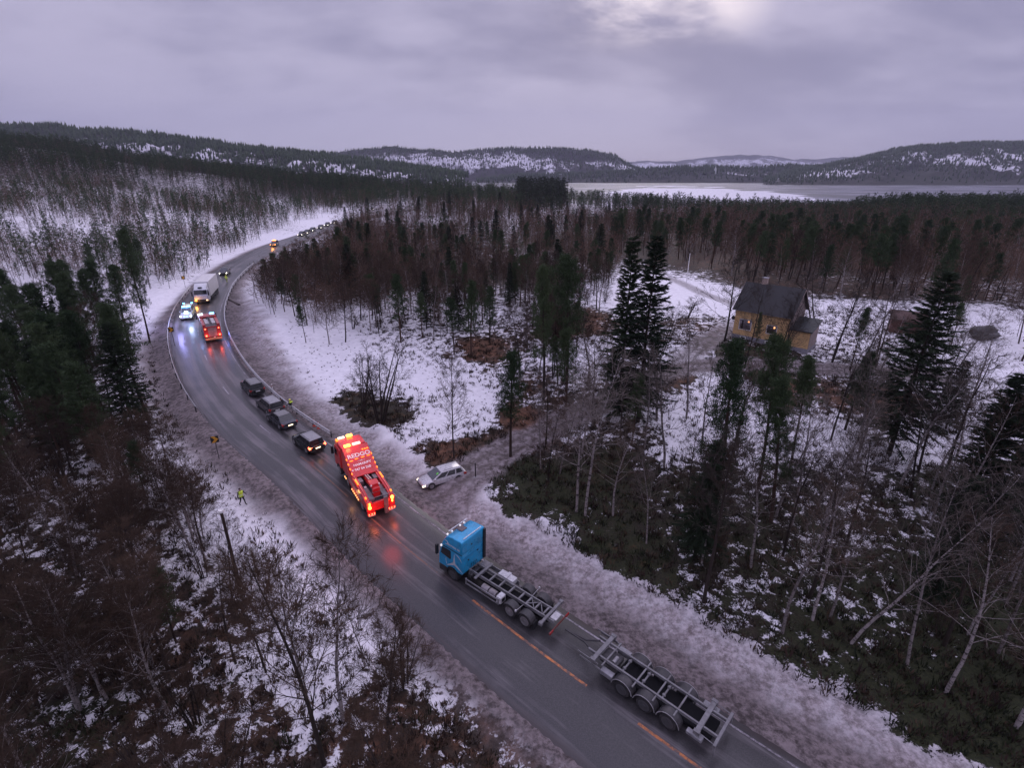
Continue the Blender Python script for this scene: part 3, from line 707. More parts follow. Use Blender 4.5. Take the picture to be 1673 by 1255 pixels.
VAR = {}
def addvar(kind, gen, hh, tm_, cm_):
    (tv, tf), (cv, cf) = gen
    VAR.setdefault(kind, []).append(dict(h=hh, T=(tv, tf), C=(cv, cf), tm=tm_, cm=cm_, tme=None, cme=None))
for i in range(5): addvar('birch', birch(100 + i, 12, limbs=28 + i, sub=8, twigs=9, thick=1.35, spread=1.1 + .12 * (i % 3), low=.2 + .04 * i), 12, bark_b if i % 2 == 0 else bark_d, twig_b)
for i in range(4): addvar('greybirch', birch(120 + i, 12, limbs=24 + i, sub=6, twigs=5, thick=1.25, spread=1.0 + .12 * (i % 3), low=.3 + .03 * i), 12, bark_b if i < 3 else bark_d, (twig_p, twig_b, twig_p, twig_g)[i])
for i in range(3): addvar('broadleaf', birch(140 + i, 11, stems=1 if i == 0 else 2, limbs=26, sub=7, twigs=6, thick=1.4, spread=1.35, low=.24), 11, bark_d, twig_g)
for i in range(3): addvar('scrub', birch(160 + i, 4.5, stems=5 + i, limbs=16, sub=5, twigs=5, thick=1.4, spread=1.1, low=.12), 4.5, bark_d, twig_b)
for i in range(3): addvar('clump', birch(180 + i, 9, stems=6, limbs=20, sub=6, twigs=5, thick=1.3, spread=.95, low=.22), 9, bark_d, twig_g)
for i in range(5): addvar('pine', pine(200 + i, 12, low=.30 + .07 * (i % 4), nb=62 + 3 * i, cl=11, bl=18, spread=1.05 + .12 * (i % 3)), 12, bark_p, need_p)
for i in range(4): addvar('spruce', spruce(300 + i, 16, low=.04 + .03 * i, nw=58, per=7, bl=66, width=.15 + .02 * i), 16, bark_d, need_s)
LOD = {}
for i in range(4): LOD.setdefault('birch', []).append((birch(400 + i, 12, limbs=17, sub=4, twigs=4, thick=1.4, spread=1.35, low=.18, lod=1), 12))
for i in range(4): LOD.setdefault('pine', []).append((pine(420 + i, 12, low=.3, nb=30, cl=6, bl=6, spread=1.25, lod=1), 12))
for i in range(3): LOD.setdefault('spruce', []).append((spruce(440 + i, 16, nw=15, per=5, bl=7, width=.15, lod=1), 16))
for i in range(3): LOD.setdefault('birch_far', []).append((birch(500 + i, 12, limbs=13, sub=3, twigs=3, thick=1.9, spread=1.4, low=.14, lod=2), 12))
for i in range(3): LOD.setdefault('pine_far', []).append((pine(520 + i, 12, low=.25, nb=13, cl=4, bl=4, spread=1.25, lod=2), 12))
for i in range(2): LOD.setdefault('spruce_far', []).append((spruce(540 + i, 16, nw=9, per=4, bl=6, width=.15, lod=2), 16))
LOD['scrub_far'] = [(birch(560, 4.5, stems=3, limbs=6, sub=3, twigs=1, thick=1.6, lod=2), 4.5)]
LOD['scrub'] = [(birch(460, 4.5, stems=4, limbs=9, sub=3, twigs=2, lod=1), 4.5)]

def varmesh(d, kind):
    if d['tme'] is None:
        for key, arr, mat, nm in (('tme', d['T'], d['tm'], 'trunk'), ('cme', d['C'], d['cm'], 'crown')):
            ob = fastmesh(nm, arr[0], arr[1], mat); d[key] = ob.data; bpy.data.objects.remove(ob)
    return d['tme'], d['cme']
NAMES = dict(birch='birch_tree', greybirch='birch_tree', pine='pine_tree', spruce='spruce_tree', broadleaf='broadleaf_tree', scrub='shrub', clump='birch_clump')
CATS = dict(birch='birch tree', greybirch='birch tree', pine='pine tree', spruce='spruce tree', broadleaf='bare tree', scrub='shrub', clump='bare tree')
def plant(kind, x, y, h, label, group=None, vi=None, rz=None, lean=(0, 0), wide=1.0, z=None):
    vs = VAR[kind]; d = vs[int(rng.integers(len(vs))) if vi is None else vi % len(vs)]
    a, c = varmesh(d, kind); s = h / d['h']
    o = thing(NAMES[kind], label, CATS[kind], (x, y, g1(x, y) if z is None else z), 0, group)
    o.rotation_euler = (lean[0], lean[1], rng.uniform(0, 6.28) if rz is None else rz); o.scale = (s * wide, s * wide, s)
    for nm, me in (('trunk', a), ('crown', c)):
        q = bpy.data.objects.new(nm, me); COL.objects.link(q); q.parent = o
    return o

# places in the picture that stay open: the road and its verges, the house, the clearing, the lane, the ice
KEEP = [
 [(297, 470), (250, 520), (262, 600), (300, 660), (335, 700), (372, 790), (385, 840), (430, 860), (500, 885), (545, 905), (620, 930), (640, 990), (700, 1040), (770, 1090), (830, 1150), (880, 1205), (930, 1265), (1660, 1270), (1500, 1190), (1330, 1110), (1180, 1010), (1000, 920), (880, 845), (790, 780), (868, 716), (850, 700), (740, 758), (640, 700), (560, 640), (520, 580), (430, 518), (396, 512), (380, 480), (384, 466), (400, 433), (548, 361), (545, 351), (440, 385), (372, 430)],
 [(1186, 470), (1322, 478), (1335, 575), (1190, 562)],
 [(396, 514), (450, 520), (535, 580), (560, 640), (570, 690), (470, 640)],
 [(660, 610), (715, 580), (790, 600), (782, 690), (700, 730), (660, 690)], [(640, 560), (700, 560), (720, 590), (650, 600)],
 [(1082, 455), (1195, 485), (1192, 560), (1120, 600), (1085, 590)], [(1110, 600), (1300, 592), (1300, 612), (1190, 640), (1150, 690), (1110, 690)],
 [(1000, 290), (1673, 290), (1673, 304), (1420, 313), (1385, 328), (1330, 323), (1190, 313), (1000, 302)],
 [(1335, 490), (1375, 490), (1375, 540), (1340, 540)], [(1590, 500), (1660, 500), (1650, 570), (1600, 570)], [(1462, 505), (1500, 505), (1500, 545), (1462, 545)]]
def blocked(x, y, z, h, rad, only=None):
    for f in (.05, .25, .5, .75, .97):
        rr = rad * (1.0 if f < .8 else .4) * (1 if f > .2 else .15)
        for sx in (-1, 0, 1):
            u, v = proj(x + sx * rr, y, z + h * f)
            for poly in (KEEP if only is None else [KEEP[i] for i in only]):
                if inpoly(u, v, poly): return True
    return False

# --- trees one can point at: kind, base pixel, top row, variant, label
ONE = [
 ('spruce', 1010, 676, 386, 0, 'tall dark spruce, left of the touching pair behind the roadside birches', .95),
 ('spruce', 1042, 690, 384, 2, 'tall dark spruce, right of the touching pair, beside the snowy yard', .9),
 ('spruce', 1452, 742, 442, 3, 'tall dense dark green spruce standing right of the house', 1.1),
 ('spruce', 1640, 870, 560, 1, 'dark spruce at the right edge of the photo', 1.5),
 ('spruce', 1545, 700, 590, 2, 'small dark spruce just right of the tall dense spruce', 1.2),
 ('spruce', 1572, 850, 610, 0, 'broad dark spruce among the birches near the right edge', 1.3),
 ('broadleaf', 1216, 602, 466, 0, 'bare tree in front of the left part of the house wall', .85),
 ('broadleaf', 1264, 606, 476, 1, 'bare tree in front of the middle of the house', .85),
 ('broadleaf', 1356, 592, 450, 2, 'bare spreading tree to the right of the house extension', 1.0),
 ('pine', 834, 746, 578, 1, 'green pine with a thin bare trunk beside the lane', .95),
 ('pine', 1168, 838, 566, 0, 'slender pine with a long bare trunk right of the roadside birches', .95),
 ('pine', 1236, 806, 560, 2, 'bushy pine in front of the yellow house', .8),
 ('pine', 1290, 770, 590, 3, 'thin pine below the right end of the yellow house', .8),
 ('pine', 1232, 580, 512, 1, 'small pine with dark trunk right in front of the house wall', .55),
 ('pine', 1388, 606, 505, 3, 'sparse dark pine on the lane right of the house', .7),
 ('pine', 888, 655, 440, 0, 'dense dark pine left of the spruce pair', .75),
 ('pine', 925, 640, 425, 2, 'grey-green pine with broad crown above the clearing', .85),
 ('pine', 770, 582, 462, 0, 'full dark green pine on a red-brown patch in the clearing', .95),
 ('pine', 742, 580, 490, 2, 'green pine at left of the red-brown patch in the clearing', .95),
 ('pine', 800, 560, 470, 4, 'pine behind the red-brown patch in the clearing', .9),
 ('pine', 655, 560, 452, 1, 'bushy pine at the upper edge of the clearing', .95),
 ('pine', 690, 552, 480, 3, 'small pine among birches at the upper edge of the clearing', .9),
 ('pine', 500, 560, 500, 2, 'small lone pine on the snow inside the bend', .8),
 ('clump', 622, 690, 556, 0, 'many-stemmed bare birch on a brown patch in the clearing', 1.25),
 ('clump', 590, 676, 570, 2, 'smaller many-stemmed bare birch left of the brown patch', 1.1),
 ('birch', 742, 748, 590, 1, 'thin lone birch standing on the snow beside the lane', .75),
 ('greybirch', 942, 836, 590, 0, 'pale-stemmed birch, left of the roadside pair near the lane', .9),
 ('greybirch', 956, 842, 575, 2, 'pale-stemmed birch, right of the roadside pair near the lane', .9),
 ('greybirch', 1390, 1052, 790, 0, 'crooked pale birch leaning to the right near the lower right corner', .8),
 ('greybirch', 1482, 1086, 800, 2, 'long pale birch leaning right, nearest the lower right corner', .75),
 ('greybirch', 1278, 1035, 790, 1, 'pale birch standing alone in front of the dark heath on the right', .95),
 ('greybirch', 1150, 985, 690, 3, 'tall grey birch on the edge of the snowbank behind the lorry', .95),
 ('broadleaf', 1183, 558, 420, 0, 'big bare tree at the left corner of the house', 1.1),
 ('broadleaf', 1432, 602, 470, 2, 'bare tree with a forked trunk between house and tall spruce', 1.1),
 ('broadleaf', 1336, 560, 440, 1, 'bare tree behind the right end of the house', 1.1),
 ('broadleaf', 1068, 612, 500, 1, 'bare tree on the left side of the snowy yard', .9),
 ('broadleaf', 1285, 596, 500, 2, 'bare tree in front of the house extension', .8),
 ('birch', 1050, 640, 470, 1, 'thin bare birch in front of the spruce pair', .8),
 ('scrub', 1122, 520, 485, 0, 'round bare bush on the snow left of the house', 1.5),
 ('scrub', 1098, 546, 528, 1, 'small bare bush below the round bush in the yard', 1.2),
 ('scrub', 1075, 626, 590, 2, 'red-brown bush at the bend of the lane', 1.5),
 ('birch', 560, 1180, 890, 2, 'dark bare birch reaching over the road at the lower left', .8),
 ('birch', 530, 1250, 905, 1, 'bare birch with pale trunk at the lower left beside the dark one', .85),
 ('birch', 640, 1240, 1000, 3, 'bare birch over the left verge opposite the lorry', .8),
 ('birch', 492, 1105, 900, 4, 'thin pale birch on the snow strip at the lower left', .75),
 ('pine', 245, 560, 380, 4, 'lone narrow pine on the snow slope above the roadside ditch', .6),
]
def groundz(x, y): return g1(x, y)
taken = []
for kind, u, v, top, vi, lab, wd in ONE:
    p = gp(u, v); h = hat(p, top); lean = (0, 0)
    if 'leaning' in lab: lean = (0, .20)
    plant(kind, p.x, p.y, h, lab, None, vi, wide=wd, lean=lean); taken.append((p.x, p.y, 2.0))

# --- the woods: ground outline in photo pixels, trees per square metre, kinds with shares and heights
WOODS = [
 ('mid', [(400, 452), (470, 410), (550, 378), (640, 350), (1000, 350), (1010, 430), (985, 540), (900, 552), (830, 548), (640, 556), (545, 575), (470, 545), (420, 492)], 0.15,
   [('birch', .68, 6, 10), ('pine', .17, 4.5, 9.5), ('spruce', .03, 6, 12), ('scrub', .12, 2, 4)], 'in the woods inside the bend of the road'),
 ('mid_edge', [(390, 462), (440, 440), (560, 392), (640, 380), (660, 470), (520, 550), (440, 516), (394, 508)], 0.2,
   [('birch', .94, 4.5, 7.5), ('pine', .06, 4, 7)], 'in the woods inside the bend of the road'),
 ('right_far', [(1000, 345), (1673, 345), (2000, 420), (1900, 540), (1673, 500), (1600, 496), (1520, 500), (1460, 494), (1370, 488), (1325, 470), (1200, 458), (1190, 446), (1080, 430), (1000, 420)], 0.11,
   [('birch', .66, 7.5, 11.5), ('pine', .18, 8, 12.5), ('scrub', .16, 2, 4.5)], 'in the woods behind the house'),
 ('slope', [(-120, 318), (300, 312), (420, 335), (455, 372), (400, 410), (330, 445), (296, 466), (240, 496), (100, 490), (-120, 480)], 0.06,
   [('birch', .62, 4.5, 8), ('pine', .26, 4, 8.5), ('scrub', .12, 2, 4)], 'on the snowy slope beyond the road'),
 ('left_pine', [(-220, 610), (0, 560), (120, 560), (215, 560), (252, 620), (262, 690), (240, 770), (200, 860), (60, 880), (-220, 900)], 0.095,
   [('pine', .66, 10, 14), ('spruce', .08, 9, 13), ('birch', .26, 6, 10)], 'in the pine wood left of the road'),
 ('left_birch', [(-260, 800), (60, 790), (230, 760), (300, 760), (345, 840), (400, 930), (440, 1000), (520, 1100), (600, 1200), (720, 1330), (500, 1700), (-400, 1700), (-400, 900)], 0.22,
   [('birch', .60, 6, 9.5), ('scrub', .38, 2.5, 5), ('pine', .02, 4, 7)], 'in the birch wood at the lower left'),
 ('verge_left', [(380, 880), (440, 900), (560, 1000), (680, 1100), (800, 1200), (900, 1330), (760, 1400), (560, 1180), (450, 1030)], 0.12,
   [('birch', .5, 4, 7), ('scrub', .5, 2.2, 4.2)], 'on the left verge of the road'),
 ('right_near', [(880, 790), (940, 740), (1000, 690), (1090, 660), (1200, 700), (1350, 640), (1500, 650), (1673, 660), (1950, 720), (1950, 1400), (1640, 1240), (1450, 1130), (1300, 1050), (1160, 960), (1010, 880), (930, 830)], 0.1,
   [('greybirch', .72, 8.5, 13), ('pine', .14, 8, 13), ('scrub', .10, 2, 4), ('spruce', .04, 6, 12)], 'in the mixed wood right of the road'),
 ('corner', [(850, 770), (890, 720), (960, 690), (1080, 690), (1140, 800), (1190, 920), (1100, 930), (980, 870), (900, 830)], 0.15,
   [('greybirch', .45, 7, 11.5), ('birch', .30, 7, 11), ('scrub', .20, 2, 4.5), ('pine', .05, 6, 9)], 'on the dark heath behind the blue lorry'),
 ('clear_edge', [(840, 560), (930, 560), (990, 590), (1000, 660), (900, 690), (850, 640)], 0.13,
   [('birch', .75, 7, 11), ('pine', .25, 6, 10)], 'between the clearing and the lane'),
 ('house_side', [(1440, 480), (1673, 490), (1900, 560), (1900, 700), (1673, 660), (1480, 640), (1340, 600), (1480, 590)], 0.04,
   [('birch', .6, 6, 10), ('pine', .25, 5, 9), ('broadleaf', .15, 7, 10)], 'on the snowy ground right of the house'),
]
LAB = {'birch': 'bare brown birch ', 'greybirch': 'bare pale-barked birch ', 'pine': 'green pine ', 'spruce': 'dark spruce ', 'scrub': 'bare brown shrub ', 'broadleaf': 'bare spreading tree '}
PLUR = {'birch': 'bare birches ', 'greybirch': 'pale-barked birches ', 'pine': 'pines ', 'spruce': 'spruces ', 'scrub': 'bare shrubs ', 'broadleaf': 'bare trees '}
cand = []
for key, poly, dens, kinds, where in WOODS:
    gpts = np.array([gp(max(-400, u), v)[:2] if v < 1400 else at(u, v, 1.0)[:2] for u, v in poly])
    lo, hi = gpts.min(0) - 2, gpts.max(0) + 2
    hi = np.minimum(hi, [330, 330]); lo = np.maximum(lo, [-330, 4])
    N = int((hi - lo).prod() * dens * 1.0)
    x = rng.uniform(lo[0], hi[0], N); y = rng.uniform(lo[1], hi[1], N)
    cl = fbm(x / 9 + 3, y / 9 + 8, 2); keepm = rng.random(N) < np.clip((cl - .30) * 3.4, dict(left_pine=.75, mid_edge=.9, left_birch=.45, right_far=.5, mid=.35, corner=.6).get(key, .12), 1)
    x, y = x[keepm], y[keepm]
    if len(x) == 0: continue
    m = inpoly(x, y, [tuple(p) for p in gpts]); x, y = x[m], y[m]
    z = G(x, y); rd_, _ = polydist(x, y, ROAD)
    for i in range(len(x)):
        if rd_[i] < 5.6: continue
        q = rng.random(); acc = 0
        for kd, sh, h0, h1 in kinds:
            acc += sh
            if q <= acc: break
        h = rng.uniform(h0, h1); kr = {'birch': .16, 'greybirch': .14, 'pine': .15, 'spruce': .16, 'scrub': .3, 'broadleaf': .22}[kd] * h
        if blocked(x[i], y[i], z[i], h, kr, (0, 1, 2, 3, 4, 7) if key in ('corner', 'right_near', 'clear_edge') and kd != 'pine' else None): continue
        u0, v0 = proj(x[i], y[i], z[i]); u1, v1 = proj(x[i], y[i], z[i] + h)
        if min(v0, v1) > 1270 or max(u0, u1) < -60 or min(u0, u1) > 1733: continue
        cand.append((h / math.hypot(x[i], y[i]), kd, x[i], y[i], z[i], h, where))
cand.sort(key=lambda a: -a[0])
CAP = dict(greybirch=70, birch=215, pine=270, spruce=120, scrub=150, broadleaf=60); used = {k: 0 for k in CAP}; rest = []
for sz, kd, x, y, z, h, where in cand:
    if any((x - a) ** 2 + (y - b_) ** 2 < c_ * c_ for a, b_, c_ in taken): continue
    if used[kd] < CAP[kd]:
        used[kd] += 1
        plant(kd, x, y, h, LAB[kd] + where, PLUR[kd] + where, z=z, wide=rng.uniform(.85, 1.15), lean=(rng.normal() * .04, rng.normal() * .04))
    else: rest.append((kd, x, y, z, h))
print('trees', used, 'rest', len(rest))

# --- the far-off woods: one mass
def scatter(poly, y0, y1, n, kinds, th=(.22, .46)):
    out = []; 
    gx = np.array([( (u - CX) / 933.0) for u, v in poly]); 
    lo, hi = gx.min() , gx.max()
    yy = np.sqrt(rng.uniform(y0 ** 2, y1 ** 2, n)); xx = rng.uniform(lo, hi, n) * yy
    z = G(xx, yy); u, v = proj(xx, yy, z); m = inpoly(u, v, poly) & (z > -9.5) & (polydist(xx, yy, ROAD)[0] > 6.5) & (fbm(xx / 22 + 1, yy / 22 + 6, 3) > rng.uniform(th[0], th[1], n))
    for x, y, zz in zip(xx[m], yy[m], z[m]):
        q = rng.random(); acc = 0
        for kd, sh, h0, h1 in kinds:
            acc += sh
            if q <= acc: break
        out.append((kd, x, y, zz, rng.uniform(h0, h1)))
    return out
PN = [('pine', .80, 8, 13), ('spruce', .20, 8, 14)]
MX = [('pine', .5, 8, 12), ('spruce', .12, 8, 13), ('birch', .38, 7, 11)]
far = []
far += scatter([(-260, 225), (0, 228), (250, 262), (450, 290), (620, 308), (620, 345), (420, 330), (300, 305), (0, 300), (-260, 300)], 230, 640, 7500, MX)
far += scatter([(-260, 225), (0, 228), (250, 262), (450, 290), (650, 312), (650, 338), (450, 318), (300, 290), (0, 275), (-260, 275)], 330, 640, 5500, PN)
far += scatter([(560, 310), (1000, 310), (1100, 320), (1900, 320), (1900, 400), (1000, 352), (640, 352), (560, 352)], 230, 480, 6500, MX)
far += scatter([(650, 318), (1000, 322), (1900, 330), (1900, 380), (1000, 348), (650, 342)], 230, 480, 3600, PN)
far += scatter([(1000, 330), (1900, 338), (1900, 385), (1000, 348)], 190, 420, 700, [('pine', .75, 12, 16), ('spruce', .25, 12, 16)])
far += scatter([(1380, 345), (1950, 345), (1950, 400), (1380, 365)], 150, 420, 700, [('pine', .85, 11, 16), ('spruce', .15, 11, 16)])
far += scatter([(845, 318), (925, 318), (925, 345), (845, 345)], 220, 480, 900, [('spruce', 1, 15, 19)])
SL = [(-200, 300), (0, 300), (300, 302), (430, 322), (560, 330), (562, 346), (520, 356), (450, 378), (390, 408), (320, 446), (290, 468), (200, 480), (-200, 470)]
far += scatter(SL, 105, 420, 18000, [('birch', .34, 3.5, 7.5), ('pine', .40, 2.5, 8.5), ('scrub', .26, 1.5, 3.4)], (.40, .53))
far = [a for a in far if not blocked(a[1], a[2], a[3], a[4], 1.0, (0, 7))]
rest += far
print('far trees', len(far))
def mass(name, trees, label):
    Vs = []; Fs = []; Ms = []; Rn = []; n = 0
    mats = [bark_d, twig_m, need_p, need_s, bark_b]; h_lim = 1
    for kd, x, y, z, h in trees:
        kd = {'broadleaf': 'birch', 'clump': 'birch', 'greybirch': 'birch'}.get(kd, kd)
        key_ = kd + ('_far' if math.hypot(x, y) > 165 else ''); ((tv, tf), (cv, cf)), h0 = LOD[key_][int(rng.integers(len(LOD[key_])))]
        a = rng.uniform(0, 6.28); s = h / h0; wd = s * rng.uniform(.8, 1.3); ca, sa_ = math.cos(a), math.sin(a); rnd = rng.random(); lx, ly = rng.normal(0, .07, 2)
        for vv, ff, mi in ((tv, tf, 0 if kd != 'birch' or rnd < .72 else 4), (cv, cf, dict(birch=1, scrub=1, pine=2, spruce=3)[kd])):
            q = np.empty_like(vv); q[:, 0] = (vv[:, 0] * ca - vv[:, 1] * sa_) * wd + x; q[:, 1] = (vv[:, 0] * sa_ + vv[:, 1] * ca) * wd + y; q[:, 2] = vv[:, 2] * s + z; q[:, 0] += vv[:, 2] * s * lx; q[:, 1] += vv[:, 2] * s * ly
            Vs.append(q); Fs.append(ff + n); Ms.append(np.full(len(ff), mi)); Rn.append(np.full(len(vv), rnd)); n += len(vv)
    ob = fastmesh(name, np.concatenate(Vs), np.concatenate(Fs), mats, np.concatenate(Ms), dict(rnd=np.concatenate(Rn)))
    ob['kind'] = 'stuff'; ob['label'] = label; print('forest tris', sum(len(f) for f in Fs))
    return ob
print('trees in the mass', len(rest), {k_: len(v_[0][0][1][1]) for k_, v_ in LOD.items()})
mass('forest', rest, 'mass of far pines and bare birches up to the fjord and the ridge')

# --- woods on the far hills, a few pixels high
def hillwood():
    Vs = []; Fs = []; n = 0; r = np.random.default_rng(5); Rn = []
    for (X, Y, Z), cnt, hh in HW:
        k = X.shape[0]
        rows = (r.beta(3.0, 1.1, cnt) * 45).astype(int); cols = r.integers(0, X.shape[1], cnt)
        x = X[rows, cols] + r.normal(size=cnt) * 4; y = Y[rows, cols] + r.normal(size=cnt) * 4; z = Z[rows, cols]
        for i in range(cnt):
            h = hh * r.uniform(.6, 1.3); w_ = h * r.uniform(.16, .26)
            a = r.uniform(0, 6.28); an = a + np.arange(4) * 1.5708
            ring = np.column_stack([x[i] + np.cos(an) * w_, y[i] + np.sin(an) * w_, np.full(4, z[i] + h * .12)])
            ring2 = np.column_stack([x[i] + np.cos(an + .8) * w_ * .62, y[i] + np.sin(an + .8) * w_ * .62, np.full(4, z[i] + h * r.uniform(.45, .62))])
            Vs.append(np.vstack([ring, ring2, [[x[i], y[i], z[i] + h]], [[x[i], y[i], z[i] - 1]]]))
            Fs.append(np.array([(0, 1, 5), (0, 5, 4), (1, 2, 6), (1, 6, 5), (2, 3, 7), (2, 7, 6), (3, 0, 4), (3, 4, 7), (4, 5, 8), (5, 6, 8), (6, 7, 8), (7, 4, 8), (0, 9, 1), (1, 9, 2), (2, 9, 3), (3, 9, 0)]) + n); n += 10
            Rn.append(np.full(10, r.random()))
    ob = fastmesh('forest', np.concatenate(Vs), np.concatenate(Fs), [need_p], None, dict(rnd=np.concatenate(Rn)))
    ob['kind'] = 'stuff'; ob['label'] = 'conifer woods on the distant hills'
HW = []
_rid = list(RIDGES)
for (arr, cnt, hh) in zip(_rid, (9000, 4500, 3000, 8000, 0), (11, 12, 13, 13, 0)):
    if cnt: HW.append((arr, cnt, hh))
hillwood()

# --- undergrowth: heather, dwarf birch and grass standing out of the snow
def undergrowth():
    r = np.random.default_rng(21); Vs = []; Fs = []; Ms = []; Rn = []; n = 0
    N = 60000
    yy = r.uniform(8, 95, N) ** 1.0; xx = r.uniform(-1.25, 1.25, N) * (yy + 14)
    u, v = proj(xx, yy, G(xx, yy)); m = (u > -80) & (u < 1753) & (v < 1330)
    xx, yy = xx[m], yy[m]; z = G(xx, yy); d, k = polydist(xx, yy, ROAD); l1, _ = polydist(xx, yy, lane); l2, _ = polydist(xx, yy, yard)
    sd_ = tv[np.minimum(k, len(tv) - 1)]; side_ = sd_[:, 0] * (yy - ROAD[k, 1]) - sd_[:, 1] * (xx - ROAD[k, 0])
    lim = np.where(side_ < 0, 9.2, 6.4)
    for i in range(len(xx)):
        if d[i] < lim[i] or l1[i] < 2.0 or l2[i] < 2: continue
        sn, he, mo = snow_at(xx[i], yy[i])
        pr = (1 - sn) * .8 + (.16 if 38 < yy[i] < 80 else .05)
        if r.random() > pr: continue
        small = sn > .8
        mcount = int(r.integers(5, 9)) if small else int(r.integers(9, 17)); hh = r.uniform(.10, .26) if small else r.uniform(.18, .46)
        an = r.uniform(0, 6.28, mcount); sp = r.uniform(.2, .9, mcount); rad = r.uniform(0, .13 if small else .36, mcount)
        c0 = np.column_stack([xx[i] + np.cos(an) * rad, yy[i] + np.sin(an) * rad, np.full(mcount, z[i] - .03)])
        dr = np.column_stack([np.cos(an) * sp, np.sin(an) * sp, np.full(mcount, 1.0)]) * (hh * r.uniform(.6, 1.2, (mcount, 1)))
        pv = np.column_stack([-np.sin(an), np.cos(an), np.zeros(mcount)]) * r.uniform(.02, .055, (mcount, 1))
        if small: pv *= .8
        Vs.append(np.stack([c0 - pv, c0 + pv, c0 + dr * .6 + pv * .8, c0 + dr], 1).reshape(-1, 3))
        b4 = np.arange(mcount)[:, None] * 4 + n; Fs.append(np.concatenate([b4 + [0, 1, 2], b4 + [0, 2, 3]])); 
        mi = 0 if r.random() < .45 else (1 if r.random() < mo else 2)
        Ms.append(np.full(2 * mcount, mi)); Rn.append(np.full(4 * mcount, r.random())); n += 4 * mcount
    ug = [tintmat('heather', (0.017, 0.011, 0.009), (0.054, 0.031, 0.023)), tintmat('moss_and_juniper', (0.008, 0.012, 0.005), (0.030, 0.037, 0.013)), tintmat('dead_grass', (0.032, 0.022, 0.015), (0.105, 0.070, 0.045))]
    ob = fastmesh('undergrowth', np.concatenate(Vs), np.concatenate(Fs), ug, np.concatenate(Ms), dict(rnd=np.concatenate(Rn)))
    ob['kind'] = 'stuff'; ob['label'] = 'heather, grass tufts and low undergrowth poking through the snow'
    print('undergrowth tris', sum(len(f) for f in Fs))
undergrowth()
# ------------------------------------------------------------------ things: paints and shared parts
rubber = M('tyre_rubber', (0.022, 0.021, 0.022), .8, var=.3, scale=9, dirt=.35)
rimm = M('wheel_rim', (0.33, 0.32, 0.33), .45, .6, dirt=.5)
rimd = M('dark_wheel_rim', (0.10, 0.10, 0.105), .45, .5, dirt=.5)
steel = M('galvanised_steel', (0.21, 0.205, 0.212), .6, .35, var=.25, scale=3, dirt=.35)
dsteel = M('dark_steel', (0.055, 0.053, 0.056), .55, .3, var=.3, dirt=.45)
black = M('black_plastic', (0.016, 0.016, 0.018), .55, var=.3)
glass = M('tinted_glass', (0.012, 0.013, 0.016), .06, var=.2, spec=.8)
bglass = M('windscreen_glass', (0.05, 0.055, 0.066), .06, var=.2, spec=.9)
chrome = M('chrome', (0.7, 0.7, 0.72), .18, .95)
white = M('white_paint', (0.68, 0.68, 0.69), .38, var=.06, scale=2, dirt=.18)
plate = M('number_plate', (0.7, 0.7, 0.68), .5, var=.05)
redpl = M('red_lens', (0.30, 0.012, 0.010), .25)
L_red = M('red_lamp', (0.6, 0.03, 0.02), .3, emit=9, ecol=(1, .06, .03))
L_redh = M('bright_red_lamp', (0.6, 0.03, 0.02), .3, emit=7, ecol=(1, .12, .05))
L_amb = M('amber_lamp', (0.6, 0.2, 0.02), .3, emit=2.6, ecol=(1, .155, .015))
L_ambh = M('bright_amber_lamp', (0.8, 0.4, 0.05), .3, emit=7, ecol=(1, .30, .035))
L_head = M('headlamp', (0.8, 0.8, 0.75), .2, emit=6, ecol=(1, .93, .78))
L_dip = M('dim_headlamp', (0.8, 0.8, 0.75), .2, emit=2.2, ecol=(1, .84, .62))
L_blue = M('blue_beacon', (0.1, 0.3, 0.8), .2, emit=9, ecol=(.10, .42, 1.0))
L_wht = M('white_beacon', (0.8, 0.9, 1), .2, emit=9, ecol=(.62, .86, 1.0))
L_plate = M('plate_lamp_glow', (0.9, 0.8, 0.6), .3, emit=2.0, ecol=(1, .78, .5))
skin_ = M('skin', (0.42, 0.26, 0.20), .55)

def wheel(par, x, y, r, wd, rim=rimm, out=1, label=None):
    o = MB(); s = []
    for t, q in ((-.5, .80), (-.46, .95), (-.36, 1.0), (.36, 1.0), (.46, .95), (.5, .80)):
        s.append([(x + q * r * math.cos(a), y + t * wd, r + q * r * math.sin(a)) for a in [k * math.pi / 11 for k in range(22)]])
    o.loft(s); ty = o.build('wheel', rubber, par, smooth=True)
    m = MB(); yy = y + out * wd * .5
    prof = ((.70, .004), (.62, .010), (.52, -.05), (.24, -.06), (.20, .03), (.08, .035))
    s = [[(x + q * r * math.cos(a), yy + out * t, r + q * r * math.sin(a)) for a in [k * math.pi / 9 for k in range(18)]] for q, t in prof]
    m.loft(s); m.build('rim', rim, ty, smooth=True)
    return ty
def panel(c, inset, off, mat, name, par, th=.012):
    """a thin pane standing just proud of the face through the corner points c (in order)"""
    c = [Vector(p) for p in c]; m = sum(c, Vector()) / len(c)
    n = (c[1] - c[0]).cross(c[2] - c[0]).normalized()
    q = []
    for p in c:
        d = m - p; q.append(p + d.normalized() * inset)
    a = [p + n * off for p in q]; b = [p + n * (off - th) for p in q]; k = len(q)
    return MB().add(a + b, [tuple(range(k)), tuple(range(2 * k - 1, k - 1, -1))] + [(i, k + i, k + (i + 1) % k, (i + 1) % k) for i in range(k)]).build(name, mat, par)
